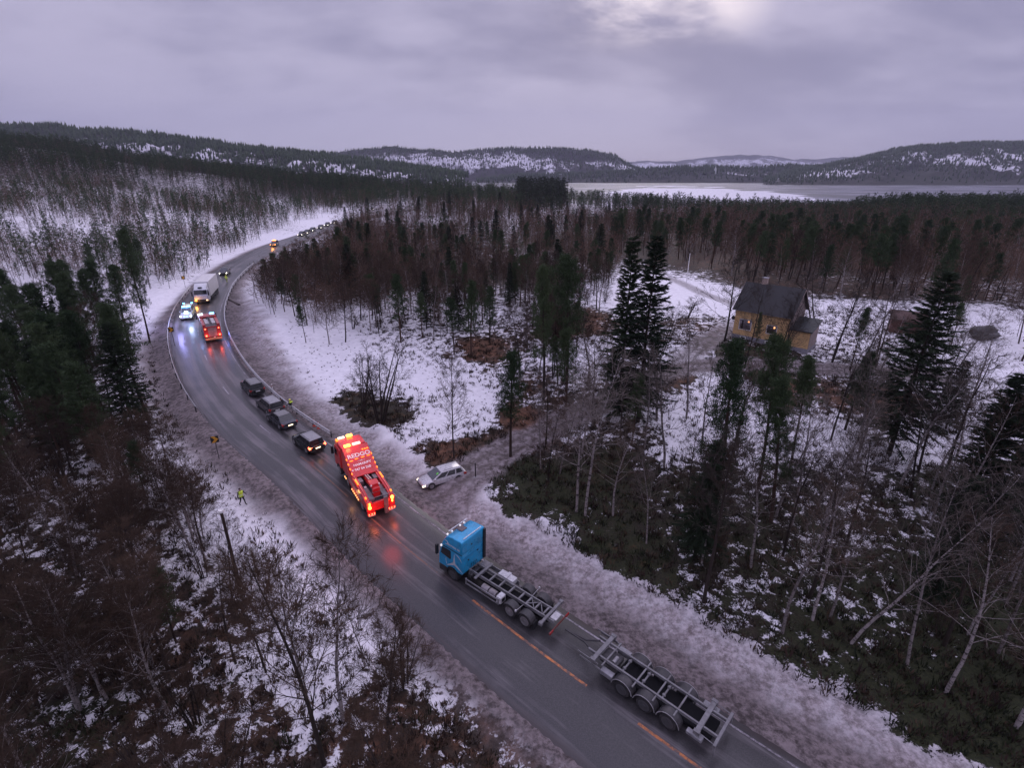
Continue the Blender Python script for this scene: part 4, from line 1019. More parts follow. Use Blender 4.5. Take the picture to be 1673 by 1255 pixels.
def lettering(txt, size, par, loc, rot, mat, name='lettering', align='CENTER', sx=1.0):
    cu = bpy.data.curves.new(name, 'FONT'); cu.body = txt; cu.size = size; cu.extrude = .004; cu.align_x = align; cu.align_y = 'CENTER'
    cu.offset = size * .018; cu.materials.append(mat)
    o_ = bpy.data.objects.new(name, cu); COL.objects.link(o_); dg_ = bpy.context.evaluated_depsgraph_get(); me_ = bpy.data.meshes.new_from_object(o_.evaluated_get(dg_)); bpy.data.objects.remove(o_)
    o = bpy.data.objects.new(name, me_); COL.objects.link(o); o.parent = par; o.location = loc; o.rotation_euler = rot; o.scale = (sx, 1, 1)
    return o
def glow(par, loc, power, col, size=.12):
    l = bpy.data.lights.new('lamp_and_fill_light', 'POINT'); l.energy = power; l.color = col; l.shadow_soft_size = size
    o = bpy.data.objects.new('lamp_and_fill_light', l); COL.objects.link(o); o.parent = par; o.location = loc
    return o
def rp(u, v):
    """road surface point seen at a photo pixel"""
    z = 0.0
    for _ in range(25):
        p = at(u, v, z); z = float(roadz(p[1])) + .05
    return Vector((p[0], p[1], z))
def roaddir(p):
    k = int(np.argmin(np.hypot(ROAD[:, 0] - p[0], ROAD[:, 1] - p[1]))); a = ROAD[max(k - 2, 0)]; b = ROAD[min(k + 2, len(ROAD) - 1)]
    return math.degrees(math.atan2(b[1] - a[1], b[0] - a[0]))
def settle(root, u, v, ref, yaw, p=None):
    """stand the thing with its own ground point ref at the ground point seen at (u,v)"""
    p = rp(u, v) if p is None else p; a = R(yaw)
    root.location = (p.x - ref[0] * math.cos(a) + ref[1] * math.sin(a), p.y - ref[0] * math.sin(a) - ref[1] * math.cos(a), p.z)
    fwd = Vector((math.cos(a), math.sin(a))); q = Vector(root.location[:2])
    z1 = float(roadz((q + fwd * 2).y)); z0 = float(roadz((q - fwd * 2).y)); pit = math.atan2(z1 - z0, 4)
    if ref and root.get('category') != 'x': root.rotation_euler = (0, -pit if abs(pit) < .12 else 0, a)
    root.location.z = float(roadz(q.y)) + .05

# ------------------------------------------------------------------ cars
def car(label, paint, style='suv', L=4.5, W=1.84, H=1.66, head=None, tail=None, plate_on=True, amber=False, lit_plate=False, roofm=None, group='cars held up on the road', name='car'):
    t = thing(name, label, 'car', group=group); w = W / 2; B = MB()
    belt = H * .60; cowl = .26 * L if style != 'suv' else .24 * L
    tail_z = belt + (.04 if style in ('suv', 'estate', 'hatch') else .02)
    st = [(-.500, .80, .46, tail_z - .20), (-.485, .93, .33, tail_z - .06), (-.44, .985, .24, tail_z), (-.25, 1.0, .20, belt), (0.05, 1.0, .20, belt - .02),
          (cowl / L, .985, .20, belt - .03), (.36, .965, .22, belt - .12), (.455, .91, .25, belt - .22), (.487, .80, .30, belt - .33), (.500, .66, .40, belt - .42)]
    secs = []
    for f, kw, zb, zt in st:
        q = w * kw; h = zt - zb
        secs.append([(f * L, sy * a * q, zb + b * h) for sy, a, b in ((-1, .86, 0), (-1, 1, .22), (-1, 1.0, .62), (-1, .93, .90), (-1, .70, 1.0), (1, .70, 1.0), (1, .93, .90), (1, 1.0, .62), (1, 1, .22), (1, .86, 0))])
    B.loft(secs); B.build('body', paint, t, bevel=.02, smooth=True)
    rb = {'suv': -.475, 'estate': -.47, 'hatch': -.455, 'sedan': -.36}[style] * L; rt = {'suv': -.425, 'estate': -.39, 'hatch': -.37, 'sedan': -.22}[style] * L
    fb = cowl + (.02 * L if style == 'estate' else 0); ft = cowl - (.21 if style == 'estate' else .185) * L
    wb, wt = w * .93, w * .74; zb, zt = belt - .05, H - .06
    low = [Vector(p) for p in ((rb, wb, zb), (rb, -wb, zb), (fb, -wb, zb), (fb, wb, zb))]
    top = [Vector(p) for p in ((rt, wt, zt), (rt, -wt, zt), (ft, -wt, zt), (ft, wt, zt))]
    MB().loft([[tuple(p) for p in low], [tuple(p) for p in top]]).build('cabin', paint, t, bevel=.03)
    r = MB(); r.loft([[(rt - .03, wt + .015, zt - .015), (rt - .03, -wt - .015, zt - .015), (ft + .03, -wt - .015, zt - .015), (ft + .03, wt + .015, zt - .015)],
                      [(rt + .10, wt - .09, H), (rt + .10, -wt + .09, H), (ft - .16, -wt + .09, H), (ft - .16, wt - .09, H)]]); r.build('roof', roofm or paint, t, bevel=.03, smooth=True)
    panel([low[3], low[2], top[2], top[3]][::-1] if False else [low[2], low[3], top[3], top[2]], .09, .012, bglass, 'windscreen', t)
    panel([low[0], low[1], top[1], top[0]], .10, .012, glass, 'rear_window', t)
    for sgn, i, j in ((1, 3, 0), (-1, 1, 2)):
        a, b2, c, d = low[i], low[j], top[j], top[i]
        cut = (.06, .36, .40, .68, .72, .94) if style in ('suv', 'estate') else (.05, .44, .48, .90)
        for k in range(0, len(cut), 2):
            f0, f1 = cut[k], cut[k + 1]
            q = [a.lerp(b2, f0), a.lerp(b2, f1), d.lerp(c, min(1, f1)), d.lerp(c, f0)]
            q = [q[0].lerp(q[3], .14), q[1].lerp(q[2], .14), q[1].lerp(q[2], .90), q[0].lerp(q[3], .90)]
            panel(q, .01, .010, glass, 'side_window', t)
        o = MB().box(fb - .34, fb - .16, sgn * (w - .02) if sgn > 0 else sgn * (w + .16), sgn * (w + .16) if sgn > 0 else sgn * (w - .02), belt + .02, belt + .16)
        o.build('mirror', paint, t, bevel=.04)
        MB().box(-.30 * L, .30 * L, sgn * w - .03, sgn * w + .006, .21, .33).build('sill', black, t)
        for hx in (-.06 * L, .12 * L): MB().box(hx - .09, hx + .09, sgn * w - .015, sgn * w + .018, belt - .17, belt - .14).build('door_handle', paint, t)
    wr = .345 if style == 'suv' else .32
    for fx in (-.295 * L, .305 * L):
        for sgn in (1, -1):
            MB().cyl((fx, sgn * (w - .06), wr + .02), 'y', wr * 1.13, .135, 20).build('wheel_arch', black, t)
            wheel(t, fx, sgn * (w - .085), wr, .205, rimm, sgn)
    for sgn in (1, -1):
        MB().prism([(-.493 * L, tail_z - .30), (-.430 * L, tail_z - .28), (-.425 * L, tail_z - .06), (-.490 * L, tail_z - .10)], 'y', sgn * w * .60, sgn * w * 1.005).build('taillight', tail or redpl, t, bevel=.015)
        MB().prism([(.440 * L, belt - .44), (.497 * L, belt - .47), (.486 * L, belt - .36), (.430 * L, belt - .27)], 'y', sgn * w * .50, sgn * w * .93).build('headlight', head or chrome, t, bevel=.015)
    MB().box(-.508 * L, -.47 * L, -w * .84, w * .84, .30, .52).build('rear_bumper', black if style == 'suv' else paint, t, bevel=.03)
    MB().box(.47 * L, .503 * L, -w * .62, w * .62, .26, .44).build('grille', black, t, bevel=.02)
    if plate_on: MB().box(-.509 * L - .006, -.50 * L, -.26, .26, tail_z - .36, tail_z - .25).build('number_plate', L_plate if lit_plate else plate, t)
    if style in ('suv', 'estate'):
        for sgn in (1, -1): MB().tube([(rt + .15, sgn * (wt - .07), H), (rt + .22, sgn * (wt - .07), H + .045), (ft - .25, sgn * (wt - .07), H + .045), (ft - .16, sgn * (wt - .07), H - .005)], .014, 5).build('roof_rail', black, t)
    return t
cp_black = M('black_car_paint', (0.016, 0.017, 0.018), .28, .3, var=.2, coat=.6, dirt=.22)
cp_grey = M('grey_car_paint', (0.075, 0.066, 0.068), .3, .4, var=.15, coat=.6, dirt=.3)
cp_blue = M('dark_blue_car_paint', (0.030, 0.033, 0.042), .28, .4, var=.15, coat=.6, dirt=.25)
cp_green = M('dark_green_car_paint', (0.020, 0.028, 0.028), .28, .4, var=.15, coat=.6, dirt=.25)
cp_silver = M('silver_car_paint', (0.52, 0.51, 0.53), .3, .35, var=.06, coat=.6, dirt=.14)
roof_sheen = M('painted_sky_sheen_roof', (0.27, 0.265, 0.275), .45, var=.15, coat=.5, dirt=.25); roof_sheen_dim = M('faint_painted_sky_sheen_roof', (0.16, 0.155, 0.155), .4, var=.2, coat=.5, dirt=.25)  # paler roof colours stand in for bright sky reflected in dark paint
for (lab, pt, stl, kw, px) in (
    ('black car with unlit rear lamps, farthest of the four queueing behind the red recovery lorry', cp_black, 'suv', dict(H=1.72, roofm=roof_sheen_dim), (423, 648)),
    ('grey car with people standing beside it, second farthest of the queue by the guardrail', cp_grey, 'suv', dict(H=1.66, L=4.6, roofm=roof_sheen), (455, 679)),
    ('dark blue saloon with a lit number plate, third in the queue by the guardrail', cp_blue, 'sedan', dict(H=1.46, L=4.6, W=1.80, lit_plate=True, roofm=roof_sheen_dim), (476, 702)),
    ('dark car with glowing red rear lamps, right in front of the red recovery lorry', cp_green, 'suv', dict(H=1.62, L=4.3, tail=L_redh, lit_plate=True, roofm=roof_sheen), (521, 741))):
    q = car(lab, pt, stl, **kw); p = rp(*px); settle(q, *px, (-kw.get('L', 4.5) / 2, 0), roaddir(p))
    if 'glowing' in lab: glow(q, (-2.5, 0, .8), 5, (1, .25, .12), .3)
sil = car('silver estate car with dipped headlights waiting at the mouth of the lane', cp_silver, 'estate', L=4.65, W=1.8, H=1.47, head=L_dip, group=None)
pa, pb = gp(706, 800), gp(749, 779)          # the left wheels on the ground
ya = math.degrees(math.atan2(pa.y - pb.y, pa.x - pb.x)); p = (pa + pb) / 2
sil.rotation_euler = (0, 0, R(ya)); a = R(ya); sil.location = (p.x + .86 * math.sin(a), p.y - .86 * math.cos(a), min(pa.z, pb.z, p.z) + .04)
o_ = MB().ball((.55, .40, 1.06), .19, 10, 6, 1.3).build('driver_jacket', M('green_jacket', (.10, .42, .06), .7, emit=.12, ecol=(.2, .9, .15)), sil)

# cars coming the other way, far up the road, copied from one dark car with its headlamps on
far0 = car('x', cp_black, 'suv', head=L_head, group='cars with headlights on queueing far up the road')
FARS = [(490, 386, 'first of the line of far cars with headlights, nearest the amber-lit vehicle'), (499, 383, 'second of the far cars with headlights, with only one lamp in view'), (508, 379, 'third of the far cars with headlights, brightest pair of the line'),
        (521.5, 374.3, 'fourth of the far cars with headlights, just above the brightest pair'), (533, 369.8, 'fifth of the far cars with headlights, second from the end of the line'), (543.5, 366, 'last of the far cars with headlights, where the road goes into the woods')]
for i, (u, v, lab) in enumerate(FARS):
    q = far0 if i == 0 else copytree(far0); q['label'] = lab; p = rp(u, v); settle(q, u, v, (2.25, 0), roaddir(p) + 180)
q = copytree(far0); q['label'] = 'dark car with headlights on behind the person in hi-vis on the bend'; p = rp(365, 450.5); settle(q, 365, 450.5, (2.25, 0), roaddir(p) + 180)
q = copytree(far0); q['label'] = 'car whose headlights shine through the trees beyond the end of the road'; del q['group']; p = gp(608, 345); q.location = p + Vector((0, 0, .6)); q.rotation_euler = (0, 0, R(-80))
amb = car('vehicle with two amber flashing lamps standing alone up the road', cp_grey, 'suv', H=1.9, head=L_ambh, group=None); settle(amb, 446, 403.5, (2.25, 0), roaddir(rp(446, 403.5)) + 180)
MB().box(-.2, .1, -.6, .6, 1.9, 2.06).build('beacon_bar', L_ambh, amb, bevel=.03); glow(amb, (2.9, 0, 1.0), 90, (1, .36, .06), .4)

# ------------------------------------------------------------------ police car
pol = car('white and yellow police car with flashing blue lights beside the left guardrail', M('police_white', (.62, .62, .58), .35, var=.08, dirt=.2), 'suv', L=4.9, W=1.95, H=1.95, head=L_wht, group=None, name='police_car')
MB().box(-1.6, 1.0, -.979, .979, .80, 1.02).build('reflective_stripe', M('police_yellow', (.62, .55, .06), .4), pol)
MB().box(-1.5, -.2, -.62, .62, 1.952, 1.962).build('roof_panel', M('police_roof_yellow', (.66, .52, .22), .4), pol)
for sgn in (1, -1):
    MB().box(.15, .48, sgn * .12, sgn * .66, 1.93, 2.09).build('blue_beacon', L_blue, pol, bevel=.04)
    MB().box(2.38, 2.47, sgn * .10, sgn * .34, .66, .78).build('grille_light', L_blue, pol, bevel=.02)
    MB().box(-2.2, -2.0, sgn * .5, sgn * .8, 1.93, 2.05).build('rear_beacon', L_blue, pol, bevel=.03)
MB().box(1.0, 1.5, -.25, .25, 1.22, 1.34).build('dash_beacon', L_wht, pol, bevel=.03)
settle(pol, 305, 524, (2.45, 0), 292)
glow(pol, (5.2, -1.2, 3.0), 520, (.40, .38, 1.0), 1.0); glow(pol, (.3, 0, 2.6), 90, (.15, .35, 1.0), .3); glow(pol, (5.2, .9, 1.0), 60, (.80, .80, 1.0), .4)  # first light hangs free ahead of the car, added for the road sheen

# ------------------------------------------------------------------ blue lorry for containers
cabblue = M('bright_blue_lorry_paint', (0.012, 0.33, 0.60), .30, .15, var=.10, scale=1.2, coat=.6, dirt=.24)
deco = M('silver_decoration', (0.60, 0.62, 0.66), .35, .3)
tr = thing('container_lorry', 'lorry with bright blue cab and empty container frame on the right lane', 'lorry')
prof = [(-.04, .62), (.0, .95), (-.02, 1.75), (-.10, 2.05), (-.34, 2.86), (-.42, 3.02), (-.70, 3.62), (-1.02, 3.86), (-1.5, 3.95), (-2.36, 3.97), (-2.42, 3.86), (-2.42, 1.02), (-2.10, 1.0)] + [(-1.45 + .68 * math.cos(a), .50 + .68 * math.sin(a)) for a in np.radians(np.linspace(132, 12, 9))]
MB().prism(prof, 'y', -1.235, 1.235).build('cab', cabblue, tr, bevel=.07, seg=3)
MB().prism([(-.30, 2.80), (-.43, 3.06), (-.73, 3.66), (-1.02, 3.885), (-1.5, 3.975), (-2.38, 3.995), (-2.44, 3.88), (-2.44, 2.86)], 'y', -1.255, 1.255).build('high_roof', cabblue, tr, bevel=.08, seg=3)
MB().prism([(-.27, 2.76), (-.32, 2.84), (-2.40, 2.86), (-2.40, 2.80)], 'y', -1.248, 1.248).build('roof_seam', black, tr)
for sgn in (1, -1):
    y0, y1 = sorted((sgn * 1.22, sgn * 1.243))
    MB().prism([(-.42, 2.66), (-.30, 2.30), (-.24, 1.98), (-1.22, 1.86), (-1.30, 2.0), (-1.30, 2.60), (-1.22, 2.68)], 'y', y0, y1).build('side_window', glass, tr, bevel=.006)
    d = MB().box(.02, .20, sgn * 1.30 - .11, sgn * 1.30 + .11, 1.75, 2.62); d.tube([(-.2, sgn * 1.2, 2.6), (.1, sgn * 1.3, 2.55)], .03); d.build('mirror', black, tr, bevel=.04)
    MB().cyl((-.36, sgn * 1.29, 2.76), 'y', .085, .09, 10).build('marker_lamp', M('white_lens', (.8, .8, .82), .3, emit=.5, ecol=(1, .95, .95)), tr)
    MB().box(-1.95, -1.72, sgn * 1.20 - .06, sgn * 1.20 + .06, .30, .95).build('cab_step', dsteel, tr, bevel=.03)
    MB().box(-.85, -.03, sgn * 1.17 - .08, sgn * 1.17 + .08, .34, .95).build('bumper_corner', dsteel, tr, bevel=.05)
    pts = [(-1.45 + .66 * math.cos(a), .52 + .66 * math.sin(a)) for a in [math.pi * k / 10 for k in range(11)]] + [(-1.45 + .56 * math.cos(a), .52 + .56 * math.sin(a)) for a in [math.pi * k / 10 for k in range(10, -1, -1)]]
    MB().prism(pts, 'y', sgn * .90, sgn * 1.26).build('wheel_arch', black, tr)
MB().prism([(.004, 1.98), (-.095, 2.06), (-.33, 2.76), (-.25, 2.76), (-.02, 2.0)], 'y', -1.06, 1.06).build('windscreen', glass, tr)
MB().box(-.2, .03, -1.2, 1.2, .34, .92).build('bumper', dsteel, tr, bevel=.06)
MB().box(-1.55, -1.02, -.30, .30, 3.955, 4.03).build('roof_hatch', M('roof_hatch_glass', (.10, .075, .085), .3), tr, bevel=.05)
for x in (-.86, -2.30):
    rr = MB().tube([(x, -.95, 4.10), (x, .95, 4.10)], .035, 8)
    for yy in (-.7, .7): rr.tube([(x, yy, 4.10), (x - .06, yy, 3.80)], .02)
    rr.build('roof_bar', M('polished_roof_bar', (.8, .8, .82), .25, .6), tr, smooth=True)
for yy in (-.9, -.45, .45, .9): MB().box(-.72, -.60, yy - .07, yy + .07, 3.64, 3.74).build('roof_lamp', M('white_lens', (.8, .8, .82)), tr, bevel=.03)
MB().box(-2.58, -2.40, -1.26, -1.02, 1.2, 3.93).build('air_intake', black, tr, bevel=.05)
# decoration on both sides: three-pointed star with a ring, and the name on the roof band
for sgn in (1, -1):
    y0, y1 = sorted((sgn * 1.236, sgn * 1.246)); cx_, cz_ = -1.62, 1.66; st = MB()
    for a0, ln in ((92, .95), (206, .98), (326, .98)):
        a = R(a0); n_ = R(a0 + 90); tip = (cx_ + ln * math.cos(a), cz_ + ln * math.sin(a))
        bl = R(a0 + 60); br_ = R(a0 - 60)
        st.prism([tip, (cx_ + .13 * math.cos(bl), cz_ + .13 * math.sin(bl)), (cx_, cz_), (cx_ + .13 * math.cos(br_), cz_ + .13 * math.sin(br_))], 'y', y0, y1)
    st.build('star_decoration', deco, tr)
    for a0, a1, rr_ in ((96, 150, 1.0), (-28, 10, .92), (262, 300, .72)):
        aa = np.radians(np.linspace(a0, a1, 10)); hw = .035 * np.sin(np.linspace(.25, math.pi - .25, 10))
        ring = [(cx_ + (rr_ + h) * math.cos(a) * .92, cz_ + (rr_ + h) * math.sin(a)) for a, h in zip(aa, hw)] + [(cx_ + (rr_ - h) * math.cos(a) * .92, cz_ + (rr_ - h) * math.sin(a)) for a, h in zip(aa[::-1], hw[::-1])]
        ring = [(min(-.1, max(-2.38, x)), max(1.05, z)) for x, z in ring]
        MB().prism(ring, 'y', y0 + sgn * .001, y1 + sgn * .001).build('ring_decoration', deco, tr)
    lettering('Boreas as', .34, tr, (-1.62, sgn * 1.262, 3.22), (R(90), 0, R(180 if sgn > 0 else 0)), deco, sx=.92)
    aa = np.radians(np.linspace(30, 300, 16)); rng_ = [(-.86 + .20 * math.cos(a), 3.28 + .20 * math.sin(a)) for a in aa] + [(-.86 + .13 * math.cos(a), 3.28 + .13 * math.sin(a)) for a in aa[::-1]]
    MB().prism([(x if sgn > 0 else -1.72 - x, z) for x, z in rng_] if sgn > 0 else [(x - 1.5, z) for x, z in rng_], 'y', *sorted((sgn * 1.255, sgn * 1.262))).build('emblem', deco, tr)
for (yy, zz) in ((.55, 2.05), (-.45, 2.35), (.2, 3.3)): MB().cyl((-2.43, yy, zz), 'x', .07, .05, 10).build('rear_fitting', black, tr)
MB().box(-2.445, -2.43, -1.2, 1.2, 2.40, 2.425).build('rear_seam', M('blue_seam', (.018, .16, .36), .4), tr)
rl = MB().tube([(-2.72, .75, 1.0), (-2.72, .75, 1.42), (-2.72, -.35, 1.42), (-2.72, -.35, 1.0)], .025, 6); rl.build('rear_rail', steel, tr)
fr = MB()
for sgn in (1, -1): fr.box(-10.05, -1.0, sgn * .42 - .05, sgn * .42 + .05, .88, 1.14)
for x in (-3.4, -4.3, -5.2, -6.1, -7.0, -7.65, -8.4, -9.1): fr.box(x - .06, x + .06, -.42, .42, .95, 1.10)
fr.tube([(-7.7, -.3, 1.06), (-8.3, .3, 1.06)], .04); fr.tube([(-7.7, .3, 1.06), (-8.3, -.3, 1.06)], .04); fr.tube([(-8.5, -.3, 1.06), (-9.0, .3, 1.06)], .04)
fr.build('chassis_frame', steel, tr, bevel=.01)
hz_ = MB()
for k_, yy in enumerate((-.30, -.12, .08, .26)): hz_.tube([(-2.46, yy, 1.55), (-2.62, yy * 1.2, 1.05 - .06 * k_), (-2.95, yy * .9, .98), (-3.2, yy * .6, 1.12)], .022, 6)
hz_.build('air_hoses', black, tr)
for sgn in (1, -1): MB().box(-8.93, -8.90, *sorted((sgn * .70, sgn * 1.24)), .22, .78).build('mudflap', black, tr)
uc = MB().box(-9.5, -2.6, -.37, .37, .58, .80); [uc.cyl((x, 0, .52), 'y', .17, 1.9, 10) for x in (-6.9, -8.21, -1.45)]; [uc.ball((x, 0, .55), .36, 10, 6) for x in (-6.9, -8.21)]
uc.build('undercarriage', M('black_underside', (.012, .012, .013), .95, spec=.08), tr)
MB().box(-3.55, -3.35, -1.0, 1.0, 1.15, 1.27).build('container_beam', steel, tr, bevel=.02)
cb = MB().box(-9.62, -9.42, -1.22, 1.22, 1.15, 1.29)
for sgn in (1, -1): cb.box(-9.66, -9.38, sgn * 1.22 - .12, sgn * 1.22 + .12, 1.1, 1.34)
cb.build('container_beam', steel, tr, bevel=.02)
MB().box(-10.15, -9.66, -.34, .34, 1.12, 1.17).build('coupling_cover', M('pale_steel_plate', (.50, .49, .50), .5, .3, dirt=.3), tr, bevel=.01)
MB().box(-2.9, -2.55, -.75, .75, .62, 1.0).build('gearbox_cover', dsteel, tr, bevel=.04)
MB().box(-3.2, -2.6, -1.15, -.55, .55, 1.05).build('air_tank', M('grey_tank', (.22, .21, .22), .5, .3, dirt=.4), tr, bevel=.06)
ft_ = MB(); 
for x in (-4.45, -5.15): ft_.cyl((x, .86, .74), 'x', .30, .60, 14)
ft_.build('fuel_tank', M('dull_tank', (.26, .235, .24), .45, .5, dirt=.5), tr, smooth=True)
MB().box(-6.05, -5.62, .58, 1.16, .50, 1.05).build('battery_box', M('pale_box', (.55, .54, .55), .5, dirt=.35), tr, bevel=.03)
MB().box(-6.06, -5.62, .70, 1.04, .62, .92).build('box_label', black, tr)
MB().box(-5.75, -4.35, -1.15, -.56, .72, 1.14).build('equipment_box', M('pale_box', (.55, .54, .55)), tr, bevel=.04)
MB().box(-5.2, -4.95, -1.18, -.50, 1.14, 1.22).build('box_lid', M('pale_box', (.55, .54, .55)), tr, bevel=.02)
sr = MB().box(-5.9, -2.7, 1.16, 1.20, .78, .90); sr.box(-5.9, -2.7, 1.16, 1.20, .42, .52)
for x in (-2.75, -5.85): sr.box(x - .04, x + .04, 1.10, 1.205, .40, .92)
sr.build('side_guard', M('grey_side_guard', (.30, .295, .31), .5, .4, dirt=.4), tr)
MB().box(-5.9, -2.7, -1.20, -1.16, .45, .85).build('side_guard', M('grey_side_guard', (.30, .295, .31)), tr)
for x in (-6.90, -8.21):
    for sgn in (1, -1):
        wheel(tr, x, sgn * .98, .52, .52, rimm, sgn)
        a = [math.pi * (.06 + .88 * k / 10) for k in range(11)]
        MB().prism([(x + .63 * math.cos(q), .52 + .63 * math.sin(q)) for q in a] + [(x + .60 * math.cos(q), .52 + .60 * math.sin(q)) for q in a[::-1]], 'y', *sorted((sgn * .70, sgn * 1.27))).build('mudguard', M('black_mudguard', (.035, .034, .036), .5, dirt=.5), tr)
for sgn in (1, -1):
    wheel(tr, -1.45, sgn * 1.06, .52, .34, rimd, sgn)
    q = MB().tube([(-7.55, sgn * .45, 1.0), (-7.55, sgn * 1.38, 1.12)], .018); q.box(-7.60, -7.50, sgn * 1.38 - .06, sgn * 1.38 + .06, 1.05, 1.2); q.build('marker_arm', M('pale_steel_plate', (.5, .49, .5)), tr)
MB().box(-10.25, -10.17, -1.2, 1.2, .62, .76).build('rear_lamp_bar', M('red_lamp_bar', (.16, .035, .028), .5, dirt=.35), tr, bevel=.02)
for sgn in (1, -1): MB().box(-10.28, -10.2, sgn * .95 - .2, sgn * .95 + .2, .60, .78).build('taillight', redpl, tr, bevel=.02)
dw = rp(856.8, 1023.6); fwp = rp(743, 950); settle(tr, 856.8, 1023.6, (-8.21, 1.2), math.degrees(math.atan2(fwp.y - dw.y, fwp.x - dw.x)))

# ------------------------------------------------------------------ container trailer
tl = thing('container_trailer', 'empty three-axle container trailer behind the blue lorry', 'trailer')
Lf = 7.9
f = MB()
for sgn in (1, -1): f.box(-Lf, .35, sgn * .62 - .055, sgn * .62 + .055, 1.05, 1.25)
f.build('chassis_frame', steel, tl, bevel=.01)
for x, kind in ((-.35, 2), (-.95, 1), (-2.05, 0), (-3.05, 1), (-3.35, 0), (-4.35, 1), (-4.65, 0), (-5.65, 1), (-7.0, 2)):
    c_ = MB()
    if kind == 2: c_.box(x - .13, x + .13, -1.18, 1.18, 1.16, 1.32); [c_.box(x - .17, x + .17, s_ * 1.18 - .1, s_ * 1.18 + .1, 1.12, 1.36) for s_ in (1, -1)]
    elif kind == 1: c_.box(x - .045, x + .045, -1.12 if x > -5 else -1.2, 1.12, 1.10, 1.19)
    else:
        c_.tube([(x, -.6, 1.08), (x, .6, 1.08)], .06, 6); [c_.ball((x, s_, 1.12), .12, 8, 5) for s_ in (-.35, .3)]
    c_.build('container_beam' if kind == 2 else 'crossmember', steel, tl, bevel=.008)
rb_ = MB().box(-Lf - .16, -Lf, -1.25, 1.25, 1.04, 1.22); rb_.box(-Lf - .16, -Lf - .02, 1.15, 1.25, .45, 1.1); rb_.box(-Lf - .16, -Lf - .02, -1.25, -1.15, .45, 1.1)
rb_.build('rear_crossbeam', steel, tl, bevel=.012)
for sgn in (1, -1):
    MB().tube([(-7.0, sgn * 1.14, 1.26), (-Lf, sgn * 1.14, 1.16)], .03, 6).build('rear_rail', steel, tl)
    q = MB(); q.box(-.9, .6, sgn * 1.2 - .035, sgn * 1.2 + .035, .82, .94); q.box(-.7, .8, sgn * 1.12 - .03, sgn * 1.12 + .03, 1.02, 1.12); q.build('side_rail', steel, tl, bevel=.01)
    MB().box(-1.75, -.9, sgn * 1.0 - .2, sgn * 1.0 + .2, .55, .88).build('side_box', M('dull_steel_box', (.28, .275, .29), .5, .4, dirt=.4), tl, bevel=.04)
    MB().box(-7.35, -6.45, sgn * 1.08 - .16, sgn * 1.08 + .16, .70, .92).build('rear_side_box', M('dull_steel_box', (.28, .275, .29)), tl, bevel=.04)
    for x in (-2.45, -3.93, -5.41):
        wheel(tl, x, sgn * 1.02, .52, .42, rimd, sgn)
        a = [math.pi * (.04 + .92 * k / 12) for k in range(13)]
        MB().prism([(x + .70 * math.cos(q_), .50 + .70 * math.sin(q_)) for q_ in a] + [(x + .665 * math.cos(q_), .50 + .665 * math.sin(q_)) for q_ in a[::-1]], 'y', *sorted((sgn * .72, sgn * 1.27))).build('mudguard', M('black_mudguard', (.035, .034, .036)), tl)
        MB().prism([(x + .715 * math.cos(q_), .50 + .715 * math.sin(q_)) for q_ in a] + [(x + .672 * math.cos(q_), .50 + .672 * math.sin(q_)) for q_ in a[::-1]], 'y', *sorted((sgn * 1.262, sgn * 1.282))).build('mudguard_rim', M('grey_mudguard_rim', (.36, .35, .36), .5, .3), tl)
    MB().box(-Lf - .10, -Lf + .02, sgn * .98 - .16, sgn * .98 + .16, .62, .80).build('taillight', M('dirty_red_lens', (.10, .02, .018), .5), tl, bevel=.02)
MB().tube([(.2, .5, 1.0), (1.0, .1, .8), (2.6, 0, .62)], .07).tube([(.2, -.5, 1.0), (1.0, -.1, .8), (2.6, 0, .62)], .07).build('drawbar', dsteel, tl)
MB().box(-1.6, -.4, -.5, .5, .62, .98).build('air_tank', dsteel, tl, bevel=.1)
MB().box(-7.6, -1.7, -.66, .66, .50, .74).build('undercarriage', M('black_underside', (.012, .012, .013)), tl)
MB().cyl((-1.3, .1, 1.0), 'y', .13, .5, 12).build('air_cylinder', rimm, tl)
for x in (-2.45, -3.93, -5.41): MB().cyl((x, 0, .52), 'y', .09, 1.9, 10).build('axle', dsteel, tl)
w3 = rp(1088.4, 1191.4); w1 = rp(1013.9, 1137.7); settle(tl, 1088.4, 1191.4, (-5.41, 1.23), math.degrees(math.atan2(w1.y - w3.y, w1.x - w3.x)))

# ------------------------------------------------------------------ red recovery lorry
rred = M('signal_red_paint', (0.62, 0.018, 0.022), .32, var=.08, scale=1.5, coat=.5, dirt=.10)
wrk = thing('recovery_lorry', 'red recovery lorry covered in glowing amber and red lamps', 'lorry')
W2 = 1.27
MB().prism([(9.28, .60), (9.30, 1.2), (9.25, 2.0), (9.05, 2.75), (8.75, 3.02), (7.3, 3.05), (7.3, 1.0), (8.55, 1.0), (8.6, .60)], 'y', -W2, W2).build('cab', rred, wrk, bevel=.08, seg=3)
MB().prism([(9.02, 2.85), (8.72, 3.42), (8.1, 3.55), (6.9, 3.55), (6.9, 2.9), (7.4, 2.85)], 'y', -1.20, 1.20).build('high_roof', rred, wrk, bevel=.10, seg=3)
MB().prism([(7.28, 1.0), (7.28, 3.52), (6.55, 3.60), (6.45, 3.60), (5.2, 2.25), (5.2, 1.0)], 'y', -1.16, 1.16).build('sleeper_body', rred, wrk, bevel=.04)
